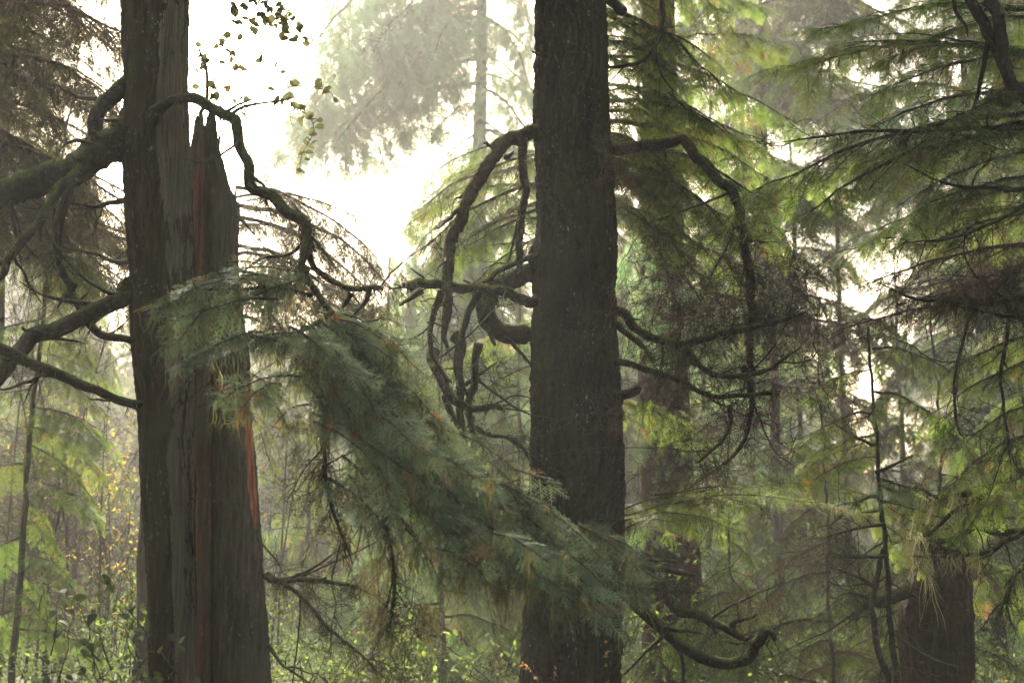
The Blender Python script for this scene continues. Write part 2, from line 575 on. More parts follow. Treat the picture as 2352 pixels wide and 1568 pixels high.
def bough_arrays(seed, L=2.5, spread=0.36, nsec=44, droop=0.14, hang=0.35, lod=0, slen=0.30, step=0.12, bare=0.0, moss=0.0, mlen=0.25, tang=0.0, r0=0.026, rs=1.0, nvar=0.3, skip=0.18):
    """one conifer bough along +X. Returns wood MB, foliage MB, moss MB"""
    rng = np.random.default_rng(seed)
    wood, fol, mos = MB(), MB(), MB()
    sp = Sprays()
    n = 14
    s = np.linspace(0, 1, n)
    wob = np.cumsum(rng.normal(0, 0.012, (n, 3)), 0) * L * 0.5
    stem = np.stack([s * L, 0 * s, 0.05 * L * np.sin(PI * s) - droop * L * s * s], -1) + wob
    wood.add(*tube(stem, r0 * (1 - s) ** 0.8 + 0.0025, 6, 0.1, rng))
    secP, secR, anc, ancl = [], [], [], []
    terP, terR = [], []

    def sten(x):
        x = np.clip(x, 0, 1) * (n - 1)
        i = min(int(x), n - 2)
        return stem[i] * (1 - (x - i)) + stem[i + 1] * (x - i), nrm(stem[i + 1] - stem[i])

    for i in range(nsec):
        si = 0.10 + 0.88 * (i + rng.uniform(-0.4, 0.4)) / nsec
        p, T = sten(si)
        sd = 1 if i % 2 else -1
        prof = (1 - si) ** 0.65 * 0.92 + 0.14
        if si < 0.3:
            prof *= 0.45 + 0.55 * si / 0.3
        l = spread * L * prof * rng.uniform(0.35, 1.35)
        an = R_(rng.uniform(45, 66))
        yv = nrm(np.cross(UP, T))
        d = nrm(math.cos(an) * T + math.sin(an) * sd * yv + UP * rng.uniform(-0.2, 0.15))
        tt = np.linspace(0, 1, 6)
        P = p + np.outer(tt * l, d) - np.outer(hang * l * 0.75 * tt ** 2, UP) + np.cumsum(rng.normal(0, 0.02 + tang, (6, 3)), 0) * l * 0.5
        secP.append(P)
        secR.append(rs * (0.0065 * (0.4 + l) * (1 - tt) + 0.0016))
        m = max(2, int(l / step))
        for j in range(m + 1):
            t = min(1.0, (j + 0.6 * rng.random()) / m) * 0.95 + 0.05
            x = t * 5
            q = min(int(x), 4)
            pos = P[q] * (1 - x + q) + P[q + 1] * (x - q)
            if rng.random() < moss:
                anc.append(pos)
                ancl.append(mlen * rng.uniform(0.3, 1.3))
            td = nrm(P[q + 1] - P[q])
            sy = nrm(np.cross(UP, td))
            for sg in (1, -1):
                if rng.random() < skip:
                    continue
                a2 = R_(rng.uniform(32, 58)) * sg
                X = math.cos(a2) * td + math.sin(a2) * sy - UP * (hang * rng.uniform(0.3, 1.0))
                N = UP + rng.normal(0, nvar, 3)
                sc = slen * (1 - 0.45 * t) * rng.uniform(0.7, 1.2)
                if rng.random() < bare:
                    k = np.linspace(0, 1, 5)
                    Q = pos + np.outer(k * sc * 1.3, nrm(X)) + np.cumsum(rng.normal(0, 0.05, (5, 3)), 0) * sc
                    terP.append(Q)
                    terR.append(0.0022 * (1 - k) + 0.0009)
                    if tang > 0:
                        for w in range(3):
                            X2 = nrm(nrm(X) + rng.normal(0, 0.7, 3))
                            o2 = Q[1 + w]
                            Q2 = o2 + np.outer(k * sc * 0.7, X2) + np.cumsum(rng.normal(0, 0.05, (5, 3)), 0) * sc
                            terP.append(Q2)
                            terR.append(0.0015 * (1 - k) + 0.0008)
                else:
                    sp.add(pos, X, N, sc)
        if rng.random() > bare:
            sp.add(P[-1], nrm(P[-1] - P[-2]) - UP * 0.15 * hang, UP + rng.normal(0, 0.2, 3), slen * rng.uniform(0.8, 1.2))
    if bare < 0.9:
        p, T = sten(0.98)
        sp.add(p, T, UP, slen * 1.3)
    wood.add(*btubes(np.array(secP), np.array(secR), 4))
    if terP:
        wood.add(*btubes(np.array(terP), np.array(terR), 3))
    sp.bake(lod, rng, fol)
    if moss > 0:
        for x in np.arange(0.08, 0.9, 0.05):
            anc.append(sten(x)[0])
            ancl.append(mlen * rng.uniform(0.4, 1.4))
        strands(anc, ancl, rng, mos, per=7)
    return wood, fol, mos


LIB = {}


def lib(kind):
    """meshes of one kind of bough, built once and shared"""
    if kind in LIB:
        return LIB[kind]
    spec = {
        'hemlock': dict(n=6, lod=4, spread=0.29, nsec=32, droop=0.14, hang=0.40, slen=0.27, step=0.16, skip=0.25, nvar=0.13, moss=0.10, mlen=0.16),
        'hemlock_loose': dict(n=6, lod=1, spread=0.30, nsec=30, droop=0.18, hang=0.6, slen=0.32, step=0.19, skip=0.25, nvar=0.16, moss=0.06, mlen=0.2),
        'mossy': dict(n=6, lod=1, spread=0.32, nsec=34, droop=0.16, hang=0.8, slen=0.22, step=0.14, bare=0.45, moss=0.4, mlen=0.24),
        'dead': dict(n=4, lod=1, spread=0.40, nsec=24, droop=0.05, hang=0.35, slen=0.26, step=0.15, bare=0.985, moss=0.12, mlen=0.2, tang=0.05),
        'cedar': dict(n=6, rs=0.35, lod=1, spread=0.30, nsec=28, droop=0.20, hang=1.4, slen=0.32, step=0.16, skip=0.22, nvar=0.6),
        'far': dict(n=4, lod=2, spread=0.36, nsec=30, droop=0.22, hang=0.9, slen=0.42, step=0.24),
    }[kind]
    n = spec.pop('n')
    out = []
    for i in range(n):
        w, f, m = bough_arrays(hash_(kind) + i, **spec)
        out.append((w.mesh(kind + '_wood', True), f.mesh(kind + '_sprays'), m.mesh(kind + '_strands') if m.n else None))
    LIB[kind] = out
    return out


def hash_(s):
    return sum((i + 1) * ord(c) for i, c in enumerate(s)) * 13 % 100000


BC = [0]


def bough(parent, p0, p1, kind, fmat, wmat='twig', mmat='hang_moss_brown', roll=0.0, sc=1.0):
    """put one bough from p0 to p1 under a tree"""
    BC[0] += 1
    r = np.random.default_rng(1000 + BC[0])
    p0, p1 = np.asarray(p0, float), np.asarray(p1, float)
    X = p1 - p0
    L = np.linalg.norm(X)
    X = X / L
    Y = nrm(np.cross(UP, X))
    Z = np.cross(X, Y)
    a = R_(roll + r.uniform(-14, 14))
    Y, Z = Y * math.cos(a) + Z * math.sin(a), Z * math.cos(a) - Y * math.sin(a)
    s = L / 2.5
    w = s * sc
    mt = Matrix(((X[0] * s, Y[0] * w, Z[0] * w, p0[0]), (X[1] * s, Y[1] * w, Z[1] * w, p0[1]), (X[2] * s, Y[2] * w, Z[2] * w, p0[2]), (0, 0, 0, 1)))
    v = lib(kind)
    wm, fm, mm = v[int(r.integers(len(v)))]
    b = put('branch', wm, M['twig_red' if kind == 'dead' else wmat], parent, mt)
    if len(fm.polygons):
        put('foliage', fm, M[fmat], b)
    if mm is not None:
        put('hanging_moss', mm, M[mmat], b)
    return b


# ------------------------------------------------------------------ trunks
def trunk(left, right, Y, nth=160, dz=0.012, amp=0.016, seed=1, ztop=None, flare=0.5, cell=0.05, zcell=0.22, arc=None, out=0.0, jag=None, round_=1.0, fine=0.25):
    """round trunk whose outline passes through the measured edge points; bark relief is in the mesh.
    arc = (a0, a1) degrees from the side facing the viewer (+ is to the right): only that strip, `out` proud"""
    left, right = np.array(left, float), np.array(right, float)
    y0, y1 = max(left[0, 1], right[0, 1]), min(left[-1, 1], right[-1, 1])
    ys = np.linspace(y0, y1, 80)
    xl = np.interp(ys, left[:, 1], left[:, 0])
    xr = np.interp(ys, right[:, 1], right[:, 0])
    z = np.array([at(0, y, Y)[2] for y in ys])
    c = np.array([at((a + b) / 2, y, Y)[0] for a, b, y in zip(xl, xr, ys)])
    r = np.array([(b - a) / 2 * mpp(y, Y) for a, b, y in zip(xl, xr, ys)])
    z, c, r = z[::-1], c[::-1], r[::-1]
    zb = float(ground_z(c[0], Y)) - 0.25
    zz = [np.linspace(zb, z[0], 14, endpoint=False), np.arange(z[0], z[-1], dz)]
    if ztop:
        zz.append(np.linspace(z[-1], ztop, 60))
    zz = np.concatenate(zz)
    k0 = (c[8] - c[0]) / (z[8] - z[0])
    k1 = (c[-1] - c[-20]) / (z[-1] - z[-20])
    cc = np.interp(zz, z, c) + np.where(zz < z[0], (zz - z[0]) * k0, 0) + np.where(zz > z[-1], (zz - z[-1]) * k1, 0)
    rr = np.interp(zz, z, r)
    rr = rr + np.where(zz < z[0], flare * 0.3 * r[0] * ((z[0] - zz) / (z[0] - zb)) ** 2, 0)
    if ztop:
        rr = rr * np.where(zz > z[-1], 1 - 0.75 * np.clip((zz - z[-1]) / (ztop - z[-1]), 0, 1) ** 1.2, 1)
    if arc:
        th = np.radians(np.linspace(arc[0], arc[1], nth))
        u = np.linspace(0, 1, nth) * 0.37
    else:
        u = np.arange(nth) / nth
        th = u * 2 * PI
    U, Z = np.meshgrid(u, zz)
    TH = np.broadcast_to(th, U.shape)
    rm = float(np.mean(r))
    nc = max(6, int(2 * PI * rm / cell))
    wx = (vnoise(U * 5, Z / 0.5, 5, seed + 1) - 0.5) * 0.10 + (vnoise(U * 12, Z / 0.16, 12, seed + 8) - 0.5) * 0.04
    ridge = 1 - np.abs(2 * vnoise((U + wx) * nc, Z / zcell, nc, seed + 2) - 1)
    ridge2 = 1 - np.abs(2 * vnoise((U + wx) * nc * 2, Z / (zcell * 0.6), nc * 2, seed + 3) - 1)
    fn = vnoise(U * nc * 5, Z / 0.022, nc * 5, seed + 4) - 0.5
    lump = (vnoise(U * 4, Z / 0.9, 4, seed + 5) - 0.5) * 0.10 * rm + (vnoise(U * 7, Z / 0.25, 7, seed + 6) - 0.5) * 0.05 * rm
    D = amp * (ridge ** 1.6 - 0.6) + 0.45 * amp * (ridge2 - 0.5) + fine * amp * 2 * fn + lump
    if arc:
        e = np.minimum(1, np.minimum(np.arange(nth), np.arange(nth)[::-1]) / (nth * 0.12))
        D = D - lump * 0.3 + (out + 0.012) * e[None] - 0.012
    RAD = rr[:, None] + D
    zz2 = Z.copy()
    if jag is not None:
        # broken top: every meridian ends at its own height
        hz = zz[-1] - jag * (0.55 * vnoise(u * 9, 0 * u, 9, seed + 31) + 0.45 * vnoise(u * 23, 0 * u, 23, seed + 32)) ** 1.5
        f = np.clip((Z - (zz[-1] - 2.2 * jag)) / (2.2 * jag), 0, 1)
        zz2 = Z - f * (zz[-1] - hz)[None]
    V = np.stack([cc[:, None] + RAD * np.sin(TH), Y - RAD * np.cos(TH) * round_, zz2], -1)
    nz = len(zz)
    V = V.reshape(-1, 3)
    i = np.arange(nz - 1)[:, None] * nth
    j = np.arange(nth - 1 if arc else nth)[None]
    j2 = (j + 1) % nth
    F = np.stack([i + j, i + j2, i + nth + j2, i + nth + j], -1).reshape(-1, 4)
    if not arc:
        top = V[-nth:].mean(0) - [0, 0, 0.25 if jag else 0.0]
        V = np.vstack([V, top])
        jj = np.arange(0, nth, 2)
        b = (nz - 1) * nth
        F = np.vstack([F, np.stack([b + jj, b + (jj + 1) % nth, b + (jj + 2) % nth, np.full(len(jj), len(V) - 1)], -1)])
    return mk_mesh('trunk', V, F, None, True)


def limb(parent, pts, r, mat='limb', fuzz=0.0, seed=0, k=14, moss=0, mlen=0.2, mmat='hang_moss_brown', twigs=0, tl=0.35, name='branch', droop_tw=0.3, rough=0.07, n=None):
    """one crooked limb; pts (px, py, Y) measured along it, r (start, end) in picture units"""
    rng = np.random.default_rng(7000 + seed)
    P = np.array([at(*p) for p in pts])
    d = np.sum(np.linalg.norm(np.diff(P, axis=0), axis=1))
    n = n or int(max(16, d / 0.018))
    Q = catmull(P, n)
    sc = mpp(pts[0][1], pts[0][2])
    s = np.linspace(0, 1, n)
    rad = (r[0] * (1 - s) + r[1] * s) * sc
    jit = rng.normal(0, 1, (n, 3))
    for _ in range(14):
        jit[1:-1] = (jit[:-2] + 2 * jit[1:-1] + jit[2:]) / 4
    Q = Q + jit * np.minimum(rad, 0.028)[:, None] * 0.9
    rad = rad * (1 - 0.55 * np.clip((s - 0.9) / 0.1, 0, 1))
    kn = np.zeros(n)
    for _ in range(max(1, int(d / 0.25))):
        c0 = rng.integers(0, n)
        kn += rng.uniform(0.01, 0.08) * min(1.0, 0.03 / rad.mean()) * np.exp(-((np.arange(n) - c0) * d / n / (rad.mean() * 0.8)) ** 2)
    rad = rad * (1 + kn) * (1 + 0.22 * np.exp(-s * d / 0.10))
    o = put(name, mk_mesh('limb', *tube(Q, rad, k, rough, rng), None, True), M[mat], parent)
    T = nrm(np.gradient(Q, axis=0))
    if fuzz > 0:
        mb = MB()
        m = int(fuzz * 2600 * d)
        wgt = (0.15 + vnoise(np.zeros(n) + seed * 0.37, np.arange(n) * d / n / 0.07, 7, seed)) ** 3
        i = rng.choice(np.arange(1, n - 1), m, p=wgt[1:-1] / wgt[1:-1].sum())
        S = nrm(np.cross(T[i], UP))
        N = np.cross(S, T[i])
        a = rng.normal(0, 0.75, m)
        nn = np.cos(a)[:, None] * N + np.sin(a)[:, None] * S
        b = Q[i] + nn * (rad[i] * 0.93)[:, None] + T[i] * rng.uniform(-0.01, 0.01, m)[:, None]
        ln = rng.uniform(0.004, 0.013, m) * (0.6 + 18 * rad[i]).clip(0.5, 1.6)
        dd = nrm(nn + rng.normal(0, 0.55, (m, 3)))
        PP = np.stack([b, b + dd * ln[:, None] * 0.6, b + dd * ln[:, None] - UP * (ln * 0.25)[:, None]], 1)
        W = np.stack([np.full(m, 0.0022), np.full(m, 0.0016), np.full(m, 0.0005)], 1)
        V, F = bribbons(PP, W, rng)
        mb.add(V, F, np.repeat(np.clip(rng.normal(0.45, 0.25, m), 0, 1), 6))
        put('moss', mb.mesh('moss_tufts'), M['moss'], o)
    if moss > 0:
        mb = MB()
        m = int(moss * d)
        i = rng.integers(2, n - 1, m)
        strands(Q[i] - UP * (rad[i] * 0.7)[:, None], mlen * rng.uniform(0.2, 1.2, m) ** 1.3, rng, mb, per=8, spread=0.02)
        put('hanging_moss', mb.mesh('strands'), M[mmat], o)
    if d > 0.5:
        sb = MB()
        for _ in range(int(2 + 2.5 * d)):
            i = int(rng.integers(n // 8, n - 2))
            dd = nrm(T[i] * 0.6 + rng.normal(0, 0.7, 3))
            l = rng.uniform(0.05, 0.22)
            tt = np.linspace(0, 1, 7)
            SQ = Q[i] + np.outer(tt * l, dd) + np.cumsum(rng.normal(0, 0.05, (7, 3)), 0) * l
            r1 = rad[i] * rng.uniform(0.25, 0.5)
            sb.add(*tube(SQ, r1 * (1 - 0.6 * tt), 7, 0.06, rng))
        for _ in range(int(1 + 2.2 * d)):
            i = int(rng.integers(n // 5, n - 2))
            dd = nrm(T[i] * 0.9 + rng.normal(0, 0.6, 3) - UP * 0.1)
            l = rng.uniform(0.22, 0.6)
            tt = np.linspace(0, 1, 16)
            SQ = Q[i] + np.outer(tt * l, dd) + np.cumsum(np.cumsum(rng.normal(0, 0.012, (16, 3)), 0), 0) * l
            r1 = min(0.02, rad[i] * rng.uniform(0.25, 0.45))
            sb.add(*tube(SQ, r1 * (1 - tt) ** 0.8 + 0.002, 6, 0.08, rng))
            add_twigs(sb, SQ[4:], nrm(np.gradient(SQ, axis=0))[4:], 5, 0.22, rng, 0.2, 1, 0.0028)
        put('side_branches', sb.mesh('side_branches', True), M[mat], o)
    if twigs == 0 and d > 0.35:
        twigs, tl = 9, 0.26
    if twigs > 0:
        mb = MB()
        add_twigs(mb, Q[n // 6:], T[n // 6:], int(twigs * d), tl, rng, droop_tw)
        put('twigs', mb.mesh('twigs', True), M['twig'], o)
    return o, Q, rad


def add_twigs(mb, Q, T, m, tl, rng, droop=0.3, gens=2, r=0.0035):
    i = rng.integers(0, len(Q), m)
    d = nrm(T[i] * 0.5 + rng.normal(0, 0.8, (m, 3)) - UP * droop)
    pos = Q[i]
    for g in range(gens + 1):
        L = tl * rng.uniform(0.4, 1.2, len(pos)) * 0.55 ** g
        t = np.linspace(0, 1, 6)
        P = pos[:, None] + (L[:, None] * t)[..., None] * d[:, None] + np.cumsum(rng.normal(0, 0.05, (len(pos), 6, 3)), 1) * L[:, None, None]
        P[..., 2] -= droop * 0.5 * L[:, None] * t ** 2
        rr = r * 0.6 ** g
        V, F = btubes(P, np.repeat((rr * (1.1 - t))[None], len(pos), 0), 3)
        mb.add(V, F)
        if g < gens:
            k = 4
            pos2 = P[:, [1, 2, 3, 4]].reshape(-1, 3)
            d2 = nrm(np.repeat(d, k, 0) + rng.normal(0, 0.6, (len(pos2), 3)))
            pos, d = pos2, d2


# ------------------------------------------------------------------ broad leaves
def leaves(pos, d, N, ln, wd, rng, mb, n=5, fold=0.25):
    """oval pointed leaves, folded along the midrib"""
    m = len(pos)
    if m == 0:
        return
    d = nrm(d)
    S = nrm(np.cross(N, d))
    Z = np.cross(d, S)
    t = np.linspace(0, 1, n)
    prof = np.sin(PI * t ** 0.8) ** 0.8 if n > 3 else np.array([0.05, 1.0, 0.0])
    mid = pos[:, None] + (ln[:, None] * t)[..., None] * d[:, None] - (ln[:, None] * 0.25 * t ** 2)[..., None] * Z[:, None]
    off = (wd[:, None] * prof)[..., None] * S[:, None]
    lift = (wd[:, None] * prof * fold)[..., None] * Z[:, None]
    V = np.stack([mid - off + lift, mid, mid + off + lift], 2).reshape(m, -1, 3)
    a = np.arange(n - 1) * 3
    F1 = np.stack([a, a + 1, a + 4, a + 3], -1)
    F2 = np.stack([a + 1, a + 2, a + 5, a + 4], -1)
    F = np.concatenate([F1, F2])
    FF = (F[None] + (np.arange(m) * n * 3)[:, None, None]).reshape(-1, 4)
    mb.add(V.reshape(-1, 3), FF, np.repeat(rng.random(m), n * 3))


def shrub_meshes(seed, H=1.2, nst=9, leaf=0.06, per=16, W=0.5, n=4, upright=0.6):
    rng = np.random.default_rng(seed)
    st, lf = MB(), MB()
    d = nrm(np.stack([rng.normal(0, W, nst), rng.normal(0, W, nst), np.full(nst, upright + 0.4)], -1))
    pos = rng.normal(0, 0.06, (nst, 3)) * [1, 1, 0]
    t = np.linspace(0, 1, 7)
    L = H * rng.uniform(0.6, 1.1, nst)
    allP = []
    for g in range(2):
        P = pos[:, None] + (L[:, None] * t)[..., None] * d[:, None] + np.cumsum(rng.normal(0, 0.035, (len(pos), 7, 3)), 1) * L[:, None, None]
        P[..., 2] -= 0.22 * L[:, None] * t ** 2
        V, F = btubes(P, np.repeat(((0.008 if g == 0 else 0.004) * (1.1 - t))[None], len(pos), 0), 4)
        st.add(V, F)
        allP.append(P)
        if g == 0:
            pos2 = P[:, 2:].reshape(-1, 3)
            d2 = nrm(np.repeat(d, 5, 0) + rng.normal(0, 0.6, (len(pos2), 3)))
            L = np.repeat(L, 5) * rng.uniform(0.2, 0.5, len(pos2))
            pos, d = pos2, d2
    P = allP[1]
    m = per * len(P) // 4
    i = rng.integers(0, len(P), m)
    j = rng.integers(1, 7, m)
    pp = P[i, j]
    dd = nrm(rng.normal(0, 0.8, (m, 3)) + [0, 0, 0.1])
    leaves(pp, dd, UP + rng.normal(0, 0.45, (m, 3)), leaf * rng.uniform(0.6, 1.3, m), leaf * 0.3 * rng.uniform(0.7, 1.2, m), rng, lf, n)
    return st.mesh('shrub_stems', True), lf.mesh('shrub_leaves')


# ================================================================== THE PLACE
# ------------------------------------------------------------------ ground
def make_ground():
    xs = np.concatenate([np.linspace(-400, -40, 20, endpoint=False), np.linspace(-40, 40, 100), np.linspace(48, 400, 20)])
    ys = np.concatenate([np.linspace(-60, 4, 12, endpoint=False), np.linspace(4, 60, 90), np.linspace(68, 600, 30)])
    X, Y = np.meshgrid(xs, ys)
    Z = ground_z(X, Y)
    V = np.stack([X, Y, Z], -1).reshape(-1, 3)
    nx = len(xs)
    i = np.arange(len(ys) - 1)[:, None] * nx + np.arange(nx - 1)[None]
    F = np.stack([i, i + 1, i + nx + 1, i + nx], -1).reshape(-1, 4)
    t = NT('forest_floor')
    v = t.coord((1, 1, 1))
    col = t.mix(t.ramp(t.noise(v, 0.8, 6), [(0.4, G3(0)), (0.6, G3(1))]), (0.035, 0.028, 0.018), (0.05, 0.07, 0.02))
    b = t.n('ShaderNodeBsdfPrincipled')
    t.l(col, b.inputs['Base Color'])
    b.inputs['Roughness'].default_value = 0.95
    t.l(b.outputs[0], t.out.inputs[0])
    o = put('ground', mk_mesh('ground', V, F, None, True), t.m)
    o['kind'] = 'structure'


make_ground()


def base_at(px, Y):
    p = at(px, 1331, Y)
    return np.array([p[0], Y, float(ground_z(p[0], Y))])


C1 = lambda x, y: (x / 2, y / 2)
C2 = lambda x, y: (784.6 + x / 2, y / 2)
C3 = lambda x, y: (1568.4 + x / 2, y / 2)
C4 = lambda x, y: (x / 2, 784.6 + y / 2)
C5 = lambda x, y: (784.6 + x / 2, 784.6 + y / 2)
C6 = lambda x, y: (1568.4 + x / 2, 784.6 + y / 2)


def path(C, pts, Y0, Y1):
    n = len(pts)
    return [(*C(*p), Y0 + (Y1 - Y0) * i / max(1, n - 1)) for i, p in enumerate(pts)]


# ------------------------------------------------------------------ the big tree with bare wood and the drooping bough
YL = 9.5
left_tree = thing('conifer_tree', 'thick dark conifer with a pale bare wood strip and one great drooping bough', 'tree', base_at(375, YL))
LT_L = [(285, -40), (286, 100), (288, 250), (283, 340), (284, 400), (288, 470), (297, 600), (300, 720), (305, 810), (315, 930), (320, 1050), (328, 1170), (335, 1280), (340, 1400), (344, 1568)]
LT_R = [(430, -40), (429, 150), (430, 250), (434, 320), (440, 480), (445, 620), (445, 800), (444, 1000), (445, 1200), (446, 1400), (447, 1568)]
put('trunk', trunk(LT_L, LT_R, YL, seed=11, ztop=16, amp=0.018, cell=0.04, zcell=0.22, nth=200), M['bark_left'], left_tree)
put('bare_wood', trunk(LT_L, LT_R, YL, seed=23, nth=90, amp=0.007, cell=0.016, zcell=0.9, arc=(14, 96), out=0.012, fine=0.5), M['wood_pale'], left_tree)
limb(left_tree, path(C1, [(640, 570), (580, 620), (500, 670), (400, 740), (300, 790), (180, 830), (80, 870), (0, 912), (-160, 960)], 9.5, 9.2), (40, 28), fuzz=0.8, seed=1, k=20, moss=2, mlen=0.10)
limb(left_tree, path(C1, [(600, 380), (560, 400), (490, 460), (445, 550), (425, 640), (395, 700)], 9.45, 9.35), (17, 18), fuzz=0.7, seed=2, moss=4, mlen=0.12)
limb(left_tree, path(C1, [(385, 760), (330, 820), (280, 870), (215, 960), (150, 1050), (80, 1140), (30, 1220), (-30, 1290)], 9.3, 8.9), (13, 8), fuzz=0.8, seed=3, moss=3, mlen=0.1, twigs=3)
limb(left_tree, path(C1, [(330, 830), (295, 940), (275, 1060), (272, 1170), (290, 1240), (322, 1310), (340, 1380), (395, 1470), (470, 1530), (600, 1575), (620, 1580)], 9.35, 9.45), (11, 8), fuzz=0.5, seed=4, twigs=4, moss=3, mlen=0.12)
limb(left_tree, path(C1, [(330, 1330), (290, 1370), (262, 1420)], 9.4, 9.3), (9, 2), seed=5)
limb(left_tree, path(C1, [(640, 1290), (590, 1320), (540, 1380), (440, 1430), (330, 1480), (220, 1530), (130, 1575), (50, 1650), (-30, 1750), (-120, 1800)], 9.5, 9.1), (20, 16), fuzz=0.7, seed=6, k=18, moss=2, mlen=0.1)
limb(left_tree, path(C4, [(670, 292), (640, 288), (520, 255), (400, 205), (300, 160), (180, 110), (100, 80), (0, 30), (-100, -10)], 9.45, 8.8), (9, 13), fuzz=1.0, seed=7, moss=4, mlen=0.1, twigs=3)
limb(left_tree, path(C1, [(660, 230), (640, 185), (600, 140), (575, 120), (545, 105)], 9.4, 9.4), (10, 4), seed=8, fuzz=0.4)
limb(left_tree, path(C1, [(590, 550), (560, 552), (500, 550), (455, 548)], 9.45, 9.3), (6, 2), seed=9)
limb(left_tree, path(C1, [(600, 1200), (520, 1195), (430, 1165), (330, 1150), (200, 1165), (60, 1200)], 9.5, 10.2), (6, 2), seed=10, twigs=10, tl=0.4)
limb(left_tree, path(C1, [(600, 920), (520, 930), (430, 948), (330, 930), (150, 960), (0, 900)], 9.5, 10.2), (7, 2), seed=12, twigs=10, tl=0.4)
arch, archQ, _ = limb(left_tree, path(C1, [(690, 560), (712, 515), (745, 488), (800, 466), (870, 458), (950, 484), (1045, 528), (1090, 582), (1108, 680), (1138, 780), (1166, 856), (1235, 900), (1300, 955), (1375, 1003), (1412, 1032), (1405, 1085), (1385, 1180), (1372, 1290)], 9.3, 8.1), (12, 10), fuzz=1.0, seed=13, k=16, moss=5, mlen=0.14)
limb(left_tree, path(C1, [(1415, 1045), (1420, 1120), (1432, 1195), (1480, 1258), (1540, 1305), (1600, 1328), (1690, 1330), (1770, 1322)], 8.5, 9.2), (6, 7), fuzz=1.3, seed=14, moss=8, mlen=0.14)
limb(left_tree, path(C2, [(50, 1335), (30, 1380), (10, 1410), (-10, 1440)], 9.0, 9.0), (7, 2), seed=15)
limb(left_tree, path(C2, [(135, 1330), (110, 1380), (70, 1430), (40, 1465)], 9.1, 9.1), (6, 2), seed=16)


def fronds(parent, specs, seed, fmat, name='branch', moss=0.75, mlen=0.24, dead=0.0, lod=4, mmat='hang_moss_brown', slen=0.09, stepv=0.030, spread=0.21, hang=1.1):
    """a spreading bough made of many fronds, each from one measured point to another"""
    rng = np.random.default_rng(seed)
    wood, fol, mos, ded = MB(), MB(), MB(), MB()
    for q, (x0, y0, d0, x1, y1, d1) in enumerate(specs):
        p0, p1 = at(x0, y0, d0), at(x1, y1, d1)
        X = p1 - p0
        L = np.linalg.norm(X)
        X = X / L
        Y = nrm(np.cross(UP, X))
        Z = np.cross(X, Y)
        a = rng.uniform(-0.1, 1.0) * (1 if X[0] > 0 else -1)
        Y, Z = Y * math.cos(a) + Z * math.sin(a), Z * math.cos(a) - Y * math.sin(a)
        B = np.stack([X, Y, Z])
        w, f = MB(), MB()
        ss = np.linspace(0, 1, 12)
        st = np.stack([ss * L, 0.02 * L * np.sin(ss * 5 + q), 0.05 * L * np.sin(PI * ss) - 0.12 * L * ss ** 2], -1) + np.cumsum(rng.normal(0, 0.006, (12, 3)), 0) * L
        w.add(*tube(st, 0.006 * (1 - ss) + 0.0015, 5))
        sp = Sprays()
        ns = max(5, int(L / stepv))
        for k in range(ns):
            u = 0.04 + 0.94 * (k + rng.uniform(-0.3, 0.3)) / ns
            sd = 1 if k % 2 else -1
            pos = np.array([np.interp(u, ss, st[:, c]) for c in range(3)])
            an = R_(rng.uniform(36, 58))
            ln = (spread * L * (1 - u) ** 0.7 + slen) * rng.uniform(0.65, 1.2) * (0.5 + 0.5 * min(1, u / 0.25))
            sp.add(pos, np.array([math.cos(an), sd * math.sin(an), -0.12 - hang * rng.uniform(0, 0.7) * ln]), UP + rng.normal(0, 0.24, 3), ln)
        sp.add(st[-2], st[-1] - st[-3], UP + rng.normal(0, 0.1, 3), slen * 1.5)
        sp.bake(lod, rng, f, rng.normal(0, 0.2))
        tgt = ded if rng.random() < dead else fol
        for src, dst in ((w, wood), (f, tgt)):
            V, F, A = src.arrays()
            if len(V):
                dst.add(V @ B + p0, F, A)
        k = int(moss * 26 * L)
        V = w.arrays()[0] @ B + p0
        anc = V[rng.integers(0, len(V), k)]
        strands(anc, mlen * rng.uniform(0.2, 1.3, k) ** 1.4, rng, mos, per=9, spread=0.018, wd=0.0018)
        # a few dead sprigs
        k = rng.poisson(1.3 * L)
        if k:
            s2 = Sprays()
            for v in V[rng.integers(0, len(V), k)]:
                c = rng.integers(1, 3)
                for _ in range(c):
                    s2.add(v + rng.normal(0, 0.015, 3), X * 0.4 + rng.normal(0, 0.5, 3) - UP * 0.6, rng.normal(0, 1, 3), rng.uniform(0.06, 0.13))
            s2.bake(0, rng, ded)
    o = put(name, wood.mesh('bough_wood', True), M['twig'], parent)
    put('foliage', fol.mesh('bough_sprays'), M[fmat], o)
    if ded.n:
        put('dead_sprigs', ded.mesh('dead_sprays'), M['needles_dead'], o)
    put('hanging_moss', mos.mesh('bough_strands'), M[mmat], o)
    return o, mos


